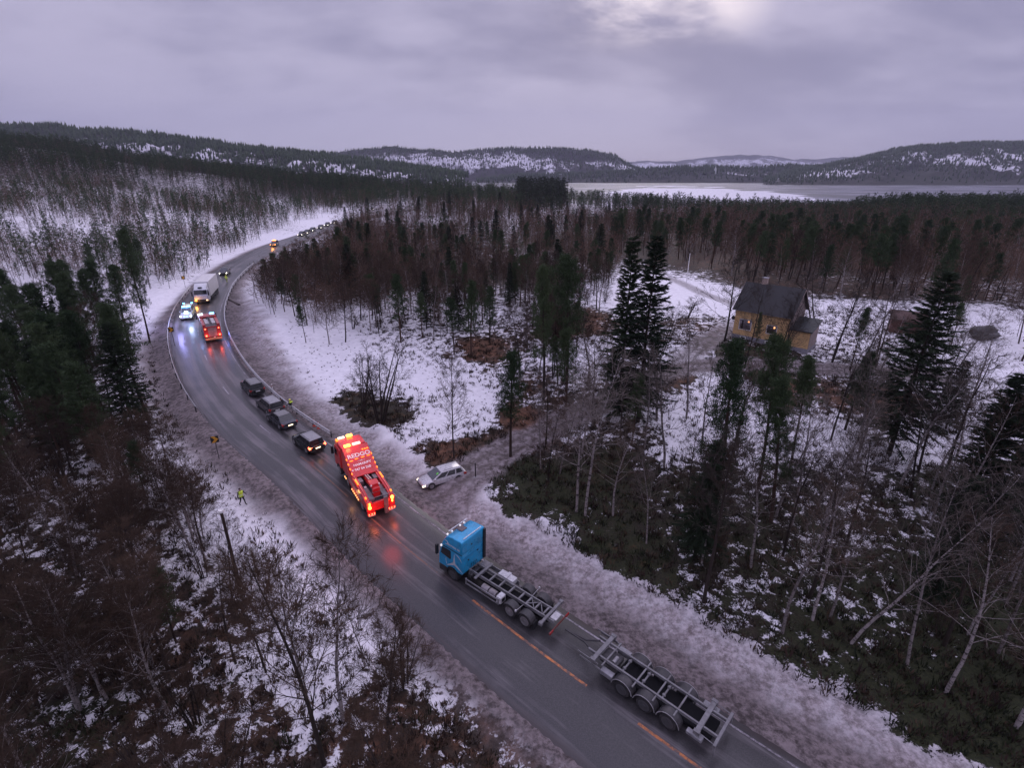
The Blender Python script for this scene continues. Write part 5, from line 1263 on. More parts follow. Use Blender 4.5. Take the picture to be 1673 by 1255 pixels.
# the raked panel with the lettering, from the cab roof down to the deck
MB().prism([(6.62, 3.66), (6.50, 3.70), (3.70, 2.16), (3.70, 2.06)], 'y', -1.20, 1.20).build('raked_panel', rred, wrk, bevel=.02)
sl = math.atan2(3.70 - 2.16, 6.50 - 3.70); 
def onpanel(k, y, lift=.012):   # k: 0 at the lower edge, 1 at the upper
    return (3.70 + 2.80 * k - math.sin(sl) * lift, y, 2.16 + 1.54 * k + math.cos(sl) * lift)
pink = M('white_lettering', (.82, .74, .76), .5, emit=.10, ecol=(1, .7, .75))  # faint glow put into the letters so they look lamplit
rot = Matrix.Rotation(R(-90), 4, 'Z'); 
def panel_rot(): return (Matrix(((0, math.cos(sl), -math.sin(sl)), (-1, 0, 0), (0, math.sin(sl), math.cos(sl)))).to_euler())
for txt, k, size, y in (('REDGO', .665, .56, -.05), ('— drift —', .47, .16, -.05), ('HAMARØY', .36, .34, -.05), ('947 04 260', .21, .33, .05)):
    lettering(txt, size, wrk, onpanel(k, y), panel_rot(), pink, sx=1.12 if txt == 'REDGO' else 1.0)
MB().ball(onpanel(.21, 1.0, .03), .09, 8, 5).build('phone_symbol', pink, wrk)
for y, k in ((.80, .52), (.30, .55), (-.30, .555), (-.85, .56)): 
    c0 = onpanel(k, y, .03); MB().box(c0[0] - .04, c0[0] + .04, y - .15, y + .15, c0[2] - .02, c0[2] + .03).build('panel_lamp', L_amb, wrk, bevel=.01)
for y in (-.55, -.78, -1.0):
    c0 = onpanel(.80, y, .04); MB().box(c0[0] - .07, c0[0] + .07, y - .07, y + .07, c0[2] - .03, c0[2] + .05).build('work_lamp', L_amb, wrk, bevel=.02)
bb = MB().box(6.50, 6.80, .35, .95, 3.68, 3.88); bb.build('beacon', L_ambh, wrk, bevel=.06)
MB().box(6.50, 6.80, -.60, .16, 3.70, 3.86).build('light_bar', M('pale_light_bar', (.8, .75, .65), .3, emit=1.1, ecol=(1, .80, .6)), wrk, bevel=.05)
MB().box(6.50, 6.80, -1.05, -.64, 3.70, 3.82).build('light_bar_end', rred, wrk, bevel=.05)
MB().box(8.45, 8.75, -.45, .12, 3.52, 3.74).build('beacon', L_ambh, wrk, bevel=.06)
MB().box(8.45, 8.75, .30, .95, 3.52, 3.66).build('light_bar', M('pale_light_bar', (.8, .75, .65)), wrk, bevel=.04)
MB().box(8.2, 8.6, 1.0, 1.2, 3.48, 3.62).build('roof_lamp', L_amb, wrk, bevel=.03)
for sgn in (1, -1):
    y0, y1 = sorted((sgn * 1.262, sgn * 1.276))
    MB().prism([(8.95, 2.62), (9.12, 1.95), (8.2, 1.9), (8.15, 2.65)], 'y', y0, y1).build('side_window', glass, wrk)
    d = MB().box(9.05, 9.22, sgn * 1.45 - .12, sgn * 1.45 + .12, 1.8, 2.6); d.tube([(9.0, sgn * 1.2, 2.6), (9.1, sgn * 1.45, 2.5)], .03); d.build('mirror', black, wrk, bevel=.04)
    # side lockers along the deck, with a sloping rail on top
    MB().prism([(.30, .85), (.30, 1.62), (1.2, 1.95), (3.72, 2.10), (5.2, 2.24), (5.2, .85)] if True else [], 'y', *sorted((sgn * .86, sgn * W2))).build('side_locker', rred, wrk, bevel=.03)
    MB().box(1.2, 4.9, *sorted((sgn * 1.268, sgn * 1.282)), 1.2, 1.62).build('locker_door', M('pinkish_decal', (.45, .22, .24), .4, dirt=.3), wrk, bevel=.01)
    MB().tube([(.35, sgn * 1.08, 1.70), (1.2, sgn * 1.08, 2.02), (3.72, sgn * 1.08, 2.18), (5.0, sgn * 1.08, 2.30)], .045, 8).build('deck_rail', M('red_deck_rail', (.66, .12, .12), .3, .2), wrk, smooth=True)
    for x in (.62, 2.6, 2.95, 3.2): MB().box(x - .12, x + .12, sgn * 1.14 - .06, sgn * 1.14 + .06, 1.86 if x < 1 else 2.12, 1.98 if x < 1 else 2.24).build('side_lamp', L_amb, wrk, bevel=.02)
    for k in (.12, .28, .44, .60):
        c0 = onpanel(k, sgn * 1.17, .03); MB().box(c0[0] - .11, c0[0] + .11, c0[1] - .035, c0[1] + .035, c0[2] - .05, c0[2] + .05).build('panel_edge_lamp', L_amb, wrk, bevel=.01)
    for x in (2.35, 2.70, 3.05, 3.40, 3.75, 4.10): MB().box(x - .07, x + .07, sgn * 1.30 - .03, sgn * 1.30 + .03, .62, .74).build('marker_lamp', M('marker_amber', (.8, .45, .15), .3, emit=1.5, ecol=(1, .42, .15)), wrk, bevel=.01)
    MB().box(2.2, 4.3, *sorted((sgn * 1.05, sgn * 1.27)), .50, .86).build('side_skirt', rred, wrk, bevel=.02)
    for x in (5.75, 6.05): MB().box(x - .08, x + .08, sgn * 1.30 - .03, sgn * 1.30 + .03, .80, .95).build('marker_lamp', M('marker_amber', (.8, .45, .15)), wrk, bevel=.01)
    for x, wd in ((7.95, .36), (1.55, .52), (.55, .0)):
        if wd: wheel(wrk, x, sgn * (1.06 if wd < .4 else .98), .52, wd, rimm, sgn)
    wheel(wrk, 2.95 if False else 1.55 + 4.0, sgn * 1.0, .52, .4, rimm, sgn)
    a = [math.pi * k / 10 for k in range(11)]
    for x in (7.95, 5.55): MB().prism([(x + .66 * math.cos(q), .52 + .66 * math.sin(q)) for q in a] + [(x + .58 * math.cos(q), .52 + .58 * math.sin(q)) for q in a[::-1]], 'y', *sorted((sgn * .9, sgn * 1.285))).build('wheel_arch', black, wrk)
    # rear lamp towers
    MB().box(.10, .34, *sorted((sgn * .78, sgn * 1.27)), .70, 1.75).build('rear_panel', rred, wrk, bevel=.03)
    for k, z in enumerate((1.62, 1.46, 1.32, 1.18)):
        MB().ball((.08, sgn * 1.02, z), (.07, .07, .08, .15)[k] if sgn > 0 else (.15, .08, .07, .07)[k], 10, 6).build('rear_lamp', L_ambh, wrk, smooth=True)
    MB().box(.0, .14, *sorted((sgn * .55, sgn * 1.27)), .42, .68).build('rear_bumper', M('red_bumper_paint', (.62, .03, .02), .35), wrk, bevel=.04)  # plain red bumper, no emission
    for y in (.68, .90, 1.15): MB().ball((-.02, sgn * y, .56), .055, 8, 5).build('taillight', L_redh, wrk, smooth=True)
    MB().box(-.05, .02, *sorted((sgn * .62, sgn * 1.2)), .36, .42).build('bumper_strip', M('pale_strip', (.7, .6, .5), .4), wrk)
MB().prism([(9.23, 1.98), (9.06, 2.72), (8.99, 2.70), (9.16, 1.96)], 'y', -1.08, 1.08).build('windscreen', glass, wrk)
MB().box(.35, 5.2, -.86, .86, .90, 1.22).build('deck', M('dark_deck', (.045, .04, .045), .7, dirt=.5), wrk)
for sgn in (1, -1): MB().box(.45, 2.2, *sorted((sgn * .40, sgn * .84)), 1.22, 1.72).build('deck_plate', M('grey_tread_plate', (.19, .18, .19), .5, .3, dirt=.4), wrk, bevel=.02)
for sgn in (1, -1): MB().box(3.0, 3.7, *sorted((sgn * .48, sgn * .84)), 1.22, 1.98).build('winch_cover', M('grey_tread_plate', (.19, .18, .19)), wrk, bevel=.02)
MB().box(2.45, 2.75, .38, .62, 1.3, 1.62).build('white_canister', white, wrk, bevel=.05)
MB().prism([(4.5, 1.45), (4.5, 1.80), (1.6, 2.42), (1.45, 2.30), (1.45, 2.02)], 'y', -.24, .24).build('boom', rred, wrk, bevel=.03)
for yy in (-.10, .10): MB().tube([(4.4, yy, 1.93), (2.5, yy, 2.31)], .07, 10).build('boom_cylinder', M('silver_cylinder', (.55, .52, .53), .3, .6), wrk, smooth=True)
MB().box(1.35, 2.15, -.42, .42, 2.26, 2.56).build('boom_head', rred, wrk, bevel=.05)
MB().box(1.0, 1.4, -.32, .32, 1.3, 2.34).build('boom_mast', rred, wrk, bevel=.05)
for yy in (-.36, .36): MB().ball((1.3, yy, 2.5), .09, 8, 5).build('sheave', M('pale_knob', (.75, .65, .65), .4), wrk)
MB().tube([(.45, -1.38, 1.92), (.40, -.6, 1.86), (.40, .9, 1.86)], .03).tube([(1.0, -.9, 1.95), (1.0, .75, 1.95)], .02).tube([(.42, .9, 1.86), (.42, .9, 1.3)], .02).build('rear_bar', steel, wrk)
MB().prism([(.02, .22), (-.16, .24), (-.10, 1.95), (.10, 1.95)], 'y', -.60, -.24).build('underlift', M('grey_underlift', (.15, .135, .14), .6, .2, dirt=.4), wrk, bevel=.03)
MB().box(.12, .3, -.80, .80, .7, 1.55).build('rear_panel', rred, wrk, bevel=.03)
MB().box(5.3, 9.0, -.9, .9, .55, 1.0).build('chassis', dsteel, wrk)
wl, wr_ = rp(601, 850), rp(648, 836); mid = (wl + wr_) / 2
yw = 123.5; settle(wrk, 0, 0, (0.0, 0), yw, mid)
glow(wrk, (-.7, .9, .9), 26, (1, .16, .05), .25); glow(wrk, (-.7, -.9, .9), 20, (1, .10, .05), .25); glow(wrk, (-2.9, .4, 2.0), 90, (1, .05, .04), .8)  # last light hangs free behind the lorry, added for the red road glow
glow(wrk, (6.2, .5, 4.5), 38, (1, .30, .08), .2); glow(wrk, (8.3, 0, 4.4), 30, (1, .32, .08), .2); glow(wrk, (3.2, 0, 3.3), 8, (1, .22, .08), .3)
glow(wrk, (3.3, 1.7, .8), 10, (1, .4, .12), .2)

# ------------------------------------------------------------------ red fire engine
fe = thing('fire_engine', 'red fire engine with a grey roller shutter at the back, on the bend', 'fire engine')
fred = M('fire_engine_red', (0.40, 0.035, 0.035), .35, var=.1, coat=.4, dirt=.2)
MB().prism([(7.6, .6), (7.62, 1.6), (7.35, 2.75), (7.0, 2.85), (5.4, 2.85), (5.4, .6)], 'y', -1.22, 1.22).build('cab', fred, fe, bevel=.08)
b_ = MB().box(.15, 5.35, -1.22, -.80, .85, 2.95); b_.box(.15, 5.35, .80, 1.22, .85, 2.95); b_.box(.15, 5.35, -.80, .80, .85, 2.55); b_.build('body', fred, fe, bevel=.04)
MB().box(4.2, 5.35, -1.22, 1.22, 2.9, 3.15).build('roof_box', fred, fe, bevel=.06)
MB().box(.3, 4.1, -.78, .78, 2.55, 2.60).build('roof_deck', M('grey_tread_plate', (.19, .18, .19)), fe)
for yy, w_ in ((.45, .28), (-.45, .28)): MB().box(1.0, 3.9, yy - w_, yy + w_, 2.6, 2.9).build('roof_locker', M('pale_aluminium', (.52, .50, .50), .45, .4), fe, bevel=.04)
ld_ = MB()
for yy in (-.16, .16): ld_.box(.4, 4.0, yy - .03, yy + .03, 2.98, 3.05)
for k in range(9): ld_.box(.6 + .4 * k, .66 + .4 * k, -.16, .16, 2.99, 3.03)
ld_.build('ladder', steel, fe)
MB().box(3.4, 4.0, -.12, .3, 2.6, 3.1).build('roof_monitor', black, fe, bevel=.05)
MB().box(.09, .17, -.60, .60, .95, 2.35).build('roller_shutter', M('grey_roller_shutter', (.30, .275, .275), .5, .4, dirt=.3), fe)
for sgn in (1, -1):
    MB().box(.08, .16, *sorted((sgn * .66, sgn * 1.2)), .9, 2.6).build('rear_corner', fred, fe, bevel=.02)
    for z in (1.15, 2.25): MB().ball((.06, sgn * .94, z), .12 if z < 2 else .09, 10, 6).build('taillight', L_redh, fe, smooth=True)
    y0, y1 = sorted((sgn * 1.222, sgn * 1.235))
    MB().prism([(7.42, 2.5), (7.58, 1.75), (5.6, 1.75), (5.6, 2.5)], 'y', y0, y1).build('side_window', glass, fe)
    for x in (.7, 2.2, 3.7): MB().box(x, x + 1.3, y0, y1, 1.0, 2.4).build('side_shutter', M('grey_roller_shutter', (.30, .275, .275)), fe)
    d = MB().box(7.5, 7.68, sgn * 1.42 - .12, sgn * 1.42 + .12, 1.9, 2.6); d.tube([(7.4, sgn * 1.2, 2.6), (7.55, sgn * 1.4, 2.55)], .03); d.build('mirror', black, fe, bevel=.03)
    for x in (1.4, 6.3): wheel(fe, x, sgn * 1.04, .5, .34, rimm, sgn)
    MB().box(6.4, 6.8, *sorted((sgn * .5, sgn * 1.15)), 2.84, 3.0).build('blue_beacon', L_blue if sgn < 0 else L_wht, fe, bevel=.04)
MB().box(.0, .3, -1.22, 1.22, .42, .72).build('rear_bumper', M('chevron_bumper', (.34, .30, .16), .5, dirt=.3), fe, bevel=.03)
MB().box(-.01, .0, -.3, .0, .78, .90).build('number_plate', plate, fe)
MB().prism([(7.635, 1.68), (7.40, 2.68), (7.34, 2.66), (7.56, 1.66)], 'y', -1.05, 1.05).build('windscreen', glass, fe)
MB().box(.3, 7.4, -.9, .9, .5, .9).build('chassis', dsteel, fe)
pm = rp(351, 559); settle(fe, 0, 0, (0, 0), roaddir(pm) + 1, pm)
glow(fe, (-.6, .9, 1.0), 30, (1, .1, .08), .2); glow(fe, (-.6, -.9, 1.0), 30, (1, .1, .08), .2); glow(fe, (6.6, 1.6, 2.9), 60, (.3, .45, 1), .2); glow(fe, (1.5, -2.2, 1.2), 50, (.15, .25, 1), .2)

# ------------------------------------------------------------------ white box lorry
wt_ = thing('box_lorry', 'white box lorry with amber light facing the camera on the bend', 'lorry')
MB().prism([(0, .55), (.02, 1.2), (-.05, 1.9), (-.35, 2.75), (-2.1, 2.75), (-2.1, .6)], 'y', -1.22, 1.22).build('cab', M('pale_cab_paint', (.56, .55, .60), .35, dirt=.2), wt_, bevel=.07)
MB().prism([(-.45, 2.72), (-1.1, 3.45), (-1.9, 3.70), (-2.15, 3.70), (-2.15, 2.72)], 'y', -1.12, 1.12).build('wind_deflector', white, wt_, bevel=.08)
MB().box(-.95, -.55, -.38, .30, 2.95, 3.22).build('deflector_recess', black, wt_, bevel=.05)
MB().prism([(.0, 1.92), (-.33, 2.70), (-.26, 2.72), (.04, 1.95)], 'y', -1.12, 1.12).build('windscreen', glass, wt_)
MB().box(-.05, .05, -1.15, 1.15, 1.25, 1.75).build('grille', M('pale_cab_paint', (.56, .55, .60)), wt_, bevel=.04)
MB().box(-.3, .07, -1.22, 1.22, .40, .95).build('bumper', black, wt_, bevel=.05)
MB().box(-11.4, -2.3, -1.27, 1.27, 1.05, 3.95).build('box_body', M('white_box_body', (.66, .64, .63), .5, var=.05, scale=1, dirt=.15), wt_, bevel=.04)
MB().box(-11.2, -2.2, -.6, .6, .7, 1.05).build('chassis', dsteel, wt_)
for sgn in (1, -1):
    MB().prism([(-.45, 2.6), (-.15, 1.95), (-1.2, 1.9), (-1.2, 2.6)], 'y', *sorted((sgn * 1.22, sgn * 1.235))).build('side_window', glass, wt_)
    d = MB().box(-.02, .15, sgn * 1.42 - .12, sgn * 1.42 + .12, 1.7, 2.5); d.tube([(-.2, sgn * 1.2, 2.55), (.05, sgn * 1.42, 2.45)], .03); d.build('mirror', black, wt_, bevel=.03)
    MB().box(.04, .10, sgn * .98 - .17, sgn * .98 + .17, .68, .88).build('headlight', L_ambh if sgn < 0 else M('weak_amber', (.6, .4, .2), .3, emit=2.5, ecol=(1, .55, .3)), wt_, bevel=.02)
    for x in (-1.4, -7.6, -8.9, -10.2): wheel(wt_, x, sgn * 1.03, .5, .36, rimd, sgn)
    MB().box(-6.8, -3.0, sgn * 1.2 - .03, sgn * 1.2 + .03, .5, .95).build('side_guard', dsteel, wt_)
pw = rp(331, 497); settle(wt_, 0, 0, (0, 0), 288, pw)
glow(wt_, (.7, -1.0, .75), 60, (1, .42, .08), .2)
# ------------------------------------------------------------------ guardrails
def guardrail(label, s0, s1, off, nrail):
    k = np.where((slen >= s0) & (slen <= s1))[0]; line = ROAD[k]
    tv_ = np.gradient(ROAD, axis=0)[k]; tv_ /= np.linalg.norm(tv_, axis=1)[:, None]; nv = np.column_stack([-tv_[:, 1], tv_[:, 0]])
    p = line + nv * off; z = roadz(line[:, 1])
    t = thing('guardrail', label, 'guardrail', (p[0, 0], p[0, 1], z[0])); ox, oy, oz = t.location
    P3 = np.column_stack([p[:, 0] - ox, p[:, 1] - oy, z - oz])
    sg = 1 if off > 0 else -1
    for r_ in range(nrail):
        prof = [(-.02, .46), (.03, .50), (-.02, .57), (.03, .64), (-.02, .72), (-.05, .72), (-.01, .64), (-.05, .57), (-.01, .50), (-.05, .46)] if nrail == 1 else [(.075 * math.cos(a), (.42 + .32 * r_) + .075 * math.sin(a)) for a in [q * math.pi / 4 for q in range(8)]]
        if nrail == 2 and r_ == 1: prof = [(x * 1.25, z_ + (z_ - .72) * .25) for x, z_ in prof]
        secs = [[(q[0] - n_[0] * a * sg, q[1] - n_[1] * a * sg, q[2] + b) for a, b in prof] for q, n_ in zip(P3, nv)]
        MB().loft(secs).build('rail', M('pale_galvanised_rail', (.46, .45, .47), .5, .3, var=.15, dirt=.3), t, smooth=True)
    for i in range(0, len(P3), 4):
        q = P3[i] + np.r_[nv[i] * sg * .10, 0]
        MB().box(q[0] - .05, q[0] + .05, q[1] - .05, q[1] + .05, q[2] - .5, q[2] + .70).build('post', dsteel, t)
    return t
guardrail('steel guardrail along the outer, left side of the bend', spx(350, 672) , spx(345, 470), 4.25, 1)
guardrail('long two-pipe guardrail along the inner, right side of the bend', spx(556, 712), spx(390, 434), -4.3, 2)

# ------------------------------------------------------------------ signs, poles and posts
yel = M('yellow_sign_face', (.62, .30, .02), .45); blk = M('black_sign_face', (.015, .015, .015), .5)
def chevron_sign(label, u, v, top, yaw):
    b_ = gp(u, v); h = hat(b_, top)
    t = thing('curve_sign', label, 'road sign', tuple(b_), yaw, 'yellow and black curve signs on the outer verge')
    MB().tube([(0, 0, -.3), (0, 0, h)], .035, 8).build('post', dsteel, t)
    s_ = .37; zc0 = h - s_ * .9
    MB().box(-s_, s_, -.075, -.045, zc0 - s_, zc0 + s_).build('sign_board', blk, t, bevel=.03)
    MB().prism([(-s_ * .85, zc0 + s_ * .95), (-s_ * .05, zc0 + s_ * .95), (s_ * .90, zc0), (-s_ * .05, zc0 - s_ * .95), (-s_ * .85, zc0 - s_ * .95), (-s_ * .05, zc0)], 'y', -.083, -.070).build('chevron', yel, t)
    return t
chevron_sign('yellow and black curve sign nearest the camera, above the walking person', 358, 749, 713, 25)
chevron_sign('yellow and black curve sign outside the guardrail, beside the police car', 286, 566, 535, 22)
chevron_sign('yellow and black curve sign behind the white box lorry', 303, 470, 451, 20)

b_ = gp(389, 950); h = hat(b_, 836)
up_ = thing('utility_pole', 'dark wooden pole with pale cap among the bare shrubs at the left', 'pole', tuple(b_))
MB().tube([(0, 0, -.5), (0.02, 0, h * .5), (0, 0, h)], [.125, .115, .10], 10).build('pole_shaft', M('tarred_wood', (.040, .024, .018), .8, var=.35, scale=3), up_, smooth=True)
MB().cyl((0, 0, h + .03), 'z', .20, .16, 10, .17).build('pole_cap', M('pale_cap', (.72, .70, .68), .6), up_)
b_ = gp(1121, 466); h = hat(b_, 415)
fp = thing('flagpole', 'thin white flagpole on the snow left of the house', 'flagpole', tuple(b_))
MB().tube([(0, 0, -.3), (0, 0, h)], [.085, .055], 8).build('pole_shaft', M('white_flagpole_paint', (.8, .79, .8), .4), fp, smooth=True); MB().ball((0, 0, h + .06), .10, 8, 6).build('finial', white, fp)
b_ = gp(777, 779); h = hat(b_, 757)
mk = thing('marker_post', 'black marker post on the grass edge of the lane', 'post', tuple(b_))
MB().tube([(0, 0, -.2), (0, 0, h)], .055, 8).build('post_shaft', black, mk); MB().cyl((0, 0, h), 'z', .06, .04, 8).build('post_cap', black, mk)
b_ = gp(446, 640)
mk = thing('marker_post', 'short pale post just behind the guardrail by the second car', 'post', tuple(b_))
MB().tube([(0, 0, -.2), (0, 0, 1.1)], .05, 6).build('post_shaft', M('pale_cap', (.62, .60, .58)), mk); MB().cyl((0, 0, .85), 'z', .056, .1, 8).build('reflector', redpl, mk)
cone_o = M('cone_orange', (.65, .09, .05), .5); cone_w = M('cone_white', (.8, .76, .76), .5)
def cone(label, u, v):
    b_ = gp(u, v); t = thing('traffic_cone', label, 'traffic cone', tuple(b_), 0, 'two cones by the guardrail')
    MB().box(-.20, .20, -.20, .20, 0, .05).build('cone_base', cone_o, t, bevel=.03)
    MB().cyl((0, 0, .42), 'z', .15, .76, 14, .03).build('cone_body', cone_o, t, smooth=True)
    MB().cyl((0, 0, .47), 'z', .135, .16, 14, .105).build('reflective_band', cone_w, t, smooth=True); MB().cyl((0, 0, .68), 'z', .088, .10, 14, .068).build('reflective_band', cone_w, t, smooth=True)
cone('red and white cone by the guardrail, left one of two', 514, 696); cone('red and white cone by the guardrail, right one of two', 521, 700)
b_, c_ = gp(371, 489), gp(391, 499)
lg = thing('log', 'dark beam lying on the inner verge above the red fire engine', 'log', tuple(b_)); d_ = c_ - b_
MB().tube([(0, 0, .1), (d_.x, d_.y, d_.z + .1)], [.22, .26], 10).build('log_shaft', M('wet_wood', (.055, .042, .038), .8, var=.3), lg, smooth=True)

# ------------------------------------------------------------------ people
def person(label, loc, yaw, pose, top, legs_, vest=None, helmet=None, hair=(.03, .022, .018), sc=1.0):
    t = thing('person', label, 'person', loc, yaw); J = dict(
        pel=(0, 0, .95), sp=(0, 0, 1.15), ch=(.01, 0, 1.36), nk=(.015, 0, 1.50), hd=(.03, 0, 1.60), tp=(.02, 0, 1.74))
    st = pose.get('stride', .12); ar = pose.get('arms', ((.1, .25), (.1, .25)))
    V = []; E = []; Rr = []
    def add(p, r, par=None):
        V.append(p); Rr.append(r); i = len(V) - 1
        if par is not None: E.append((par, i))
        return i
    ip = add(J['pel'], .15); isp = add(J['sp'], .135, ip); ic = add(J['ch'], .165, isp); inn = add(J['nk'], .062, ic); ih = add(J['hd'], .092, inn); add(J['tp'], .075, ih)
    add((.115, 0, 1.61), .02, ih)                                     # nose side of the face
    for sg in (1, -1):
        hip = add((0, sg * .10, .88), .105, ip); k = add((.06 + sg * st * .45, sg * .115, .49), .068, hip); an = add((-.02 + sg * st, sg * .12, .09), .046, k); toe = add((.15 + sg * st, sg * .135, .045), .042, an)
        sh = add((0, sg * .20, 1.41), .075, ic); fx, fy = ar[0 if sg > 0 else 1]
        el = add((fx * .4 - .02, sg * (.27 + fy * .2), 1.15), .050, sh); wrp = (fx * 1.6, sg * (.27 + fy * .25), .92 + fx * .9); wr = add(wrp, .036, el)
        hp = (wrp[0] + .03, wrp[1], wrp[2] - .07); hnd = add(hp, .030, wr)
        for q in range(4): 
            f1 = add((hp[0] + .02 - .016 * q, hp[1] - sg * .005, hp[2] - .05), .009, hnd); add((hp[0] + .025 - .016 * q, hp[1] - sg * .02, hp[2] - .085 + .006 * abs(q - 1)), .0075, f1)
        f1 = add((hp[0] + .035, hp[1] - sg * .03, hp[2] - .02), .010, hnd); add((hp[0] + .045, hp[1] - sg * .045, hp[2] - .045), .008, f1)
    me = bpy.data.meshes.new('body'); me.from_pydata(V, E, []); ob = bpy.data.objects.new('body', me); COL.objects.link(ob); ob.parent = t
    md = ob.modifiers.new('skin', 'SKIN'); md.use_smooth_shade = True
    for i, r_ in enumerate(Rr): me.skin_vertices[0].data[i].radius = (r_, r_)
    me.skin_vertices[0].data[0].use_root = True
    ob.modifiers.new('sub', 'SUBSURF').levels = 1; ob.modifiers['sub'].render_levels = 1
    m = bpy.data.materials.new('clothes_and_skin'); m.use_nodes = True; tt = m.node_tree; g_ = NG(tt); b = tt.nodes['Principled BSDF']
    tc_ = g_.n('ShaderNodeTexCoord'); sp_ = g_.n('ShaderNodeSeparateXYZ'); g_.l(tc_.outputs['Object'], sp_.inputs[0]); z_ = sp_.outputs[2]
    c_ = g_.mix(g_.math('GREATER_THAN', z_, .97), legs_, top); c_ = g_.mix(g_.math('GREATER_THAN', z_, 1.515), c_, (.42, .26, .20)); c_ = g_.mix(g_.math('LESS_THAN', z_, .10), c_, (.02, .018, .016))
    g_.l(c_, b.inputs['Base Color']); b.inputs['Roughness'].default_value = .8; me.materials.append(m)
    if helmet: MB().ball((.02, 0, 1.655), .125, 12, 7, .95).build('helmet', helmet, t, smooth=True)
    else: MB().ball((.0, 0, 1.67), .098, 12, 7, 1.0).build('hair', M('dark_hair', hair, .8), t, smooth=True)
    for sg in (1, -1):
        MB().ball((.108, sg * .035, 1.635), .013, 8, 5).build('eye', blk, t)
        MB().ball((.03, sg * .094, 1.62), .022, 8, 5).build('ear', skin_, t)
    if vest:
        s_ = [[(a * .19 * k + .005, b__ * .245 * k, z_) for a, b__ in [(math.cos(q * math.pi / 8), math.sin(q * math.pi / 8)) for q in range(16)]] for z_, k in ((.92, .86), (1.1, .86), (1.3, .98), (1.42, .95), (1.49, .5))]
        v_ = MB().loft(s_).build('vest', vest, t, smooth=True)
        r_ = [[(a * .194 * .88 + .005, b__ * .248 * .88, z_) for a, b__ in [(math.cos(q * math.pi / 8), math.sin(q * math.pi / 8)) for q in range(16)]] for z_ in (1.08, 1.13)]
        MB().loft(r_, caps=False).build('reflective_band', M('reflective_tape', (.62, .63, .62), .3), v_)
    t.scale = (sc, sc, sc); return t
hv = M('hi_vis_yellow', (.50, .62, .05), .6, emit=.05, ecol=(.7, 1, .1)); hy = M('yellow_helmet', (.75, .70, .10), .4)
p = gp(397, 825); q = person('person in yellow vest and dark clothes striding along the left verge', tuple(p), -20, dict(stride=.24, arms=((.14, .3), (.02, .3))), (.02, .02, .022), (.012, .012, .014), hv)
p = gp(477, 674); q = person('person in yellow helmet and pale trousers by the guardrail', tuple(p), 160, dict(stride=.10, arms=((.2, .1), (.25, .3))), (.015, .018, .022), (.40, .38, .37), None, hy)
MB().box(-.21, .02, -.22, .22, 1.32, 1.47).build('yellow_yoke', hv, q, bevel=.05)
p = gp(462, 672); q = person('person in dark clothes beside the second car of the queue', tuple(p), -40, dict(stride=.08, arms=((.28, .1), (.05, .2))), (.016, .012, .016), (.03, .032, .045))
p = rp(371, 462); q = person('person in full yellow hi-vis standing in the road behind the white lorry', tuple(p), 100, dict(stride=.10, arms=((.05, .2), (.05, .2))), (.50, .62, .05), (.30, .36, .06), hv, hy)

# ------------------------------------------------------------------ yellow house
A = gp(1195.5, 551); yawh = -43
hs = thing('house', 'small yellow wooden house with a dark roof and two lit windows', 'house', (A.x, A.y, A.z), yawh)
hs.location.z = A.z
ochre = M('ochre_boards', (.66, .43, .20), .6, var=.14, scale=2.5, dirt=.12); wornb = M('weathered_boards', (.30, .235, .215), .7, var=.3, scale=3.5, dirt=.4)
slate = M('dark_roofing', (.017, .016, .017), .65, var=.4, scale=4, bump=.5); conc = M('grey_foundation', (.26, .25, .28), .8, var=.2, dirt=.25)
wtrim = M('white_trim', (.58, .56, .57), .5)
pg = bpy.data.materials.new('window_glass'); pg.use_nodes = True; tt = pg.node_tree; tt.nodes.clear(); g_ = NG(tt)
mx = g_.n('ShaderNodeMixShader'); mx.inputs[0].default_value = .45; tb = g_.n('ShaderNodeBsdfTransparent'); tb.inputs[0].default_value = (.8, .8, .85, 1); gl = g_.n('ShaderNodeBsdfGlossy'); gl.inputs[0].default_value = (.5, .5, .56, 1); gl.inputs['Roughness'].default_value = .05
g_.l(tb.outputs[0], mx.inputs[1]); g_.l(gl.outputs[0], mx.inputs[2]); oo = g_.n('ShaderNodeOutputMaterial'); g_.l(mx.outputs[0], oo.inputs[0])
HL, HD, HF, HE, HR = 7.6, 6.6, .62, 4.45, 7.75
WIN = [(.85, 2.45, 1.55, 2.95), (4.75, 6.0, 1.62, 2.75)]
wl_ = MB(); xs = [0] + [q for a in WIN for q in (a[0], a[1])] + [HL]
for i in range(len(xs) - 1):
    ho = [a for a in WIN if abs(a[0] - xs[i]) < 1e-6]
    if ho: wl_.box(xs[i], xs[i + 1], 0, .15, HF, ho[0][2]); wl_.box(xs[i], xs[i + 1], 0, .15, ho[0][3], HE)
    else: wl_.box(xs[i], xs[i + 1], 0, .15, HF, HE)
wl_.box(.0, HL, HD - .15, HD, HF, HE)
for k in range(48):
    x = .075 + k * .15
    if x < HL - .05 and not any(a[0] - .12 < x < a[1] + .12 for a in WIN): wl_.box(x - .012, x + .012, -.012, .002, HF + .02, HE - .02)
wl_.build('front_wall', ochre, hs)
for x0, x1, m_, lab in ((-.002, .148, ochre, None), (HL - .15, HL + .002, wornb, 'weathered grey-brown end wall')):
    o_ = MB().prism([(.15, HF), (HD - .15, HF), (HD - .15, HE + .1), (HD / 2, HR - .12), (.15, HE + .1)], 'x', x0, x1).build('end_wall', m_, hs)
    if lab: o_['label'] = lab
MB().box(-.04, HL + .04, -.04, HD + .04, -1.6, HF).build('foundation', conc, hs)
MB().box(.16, HL - .16, .16, HD - .16, HF + .02, HF + .06).build('floor', M('dark_floor', (.05, .04, .035), .8), hs)
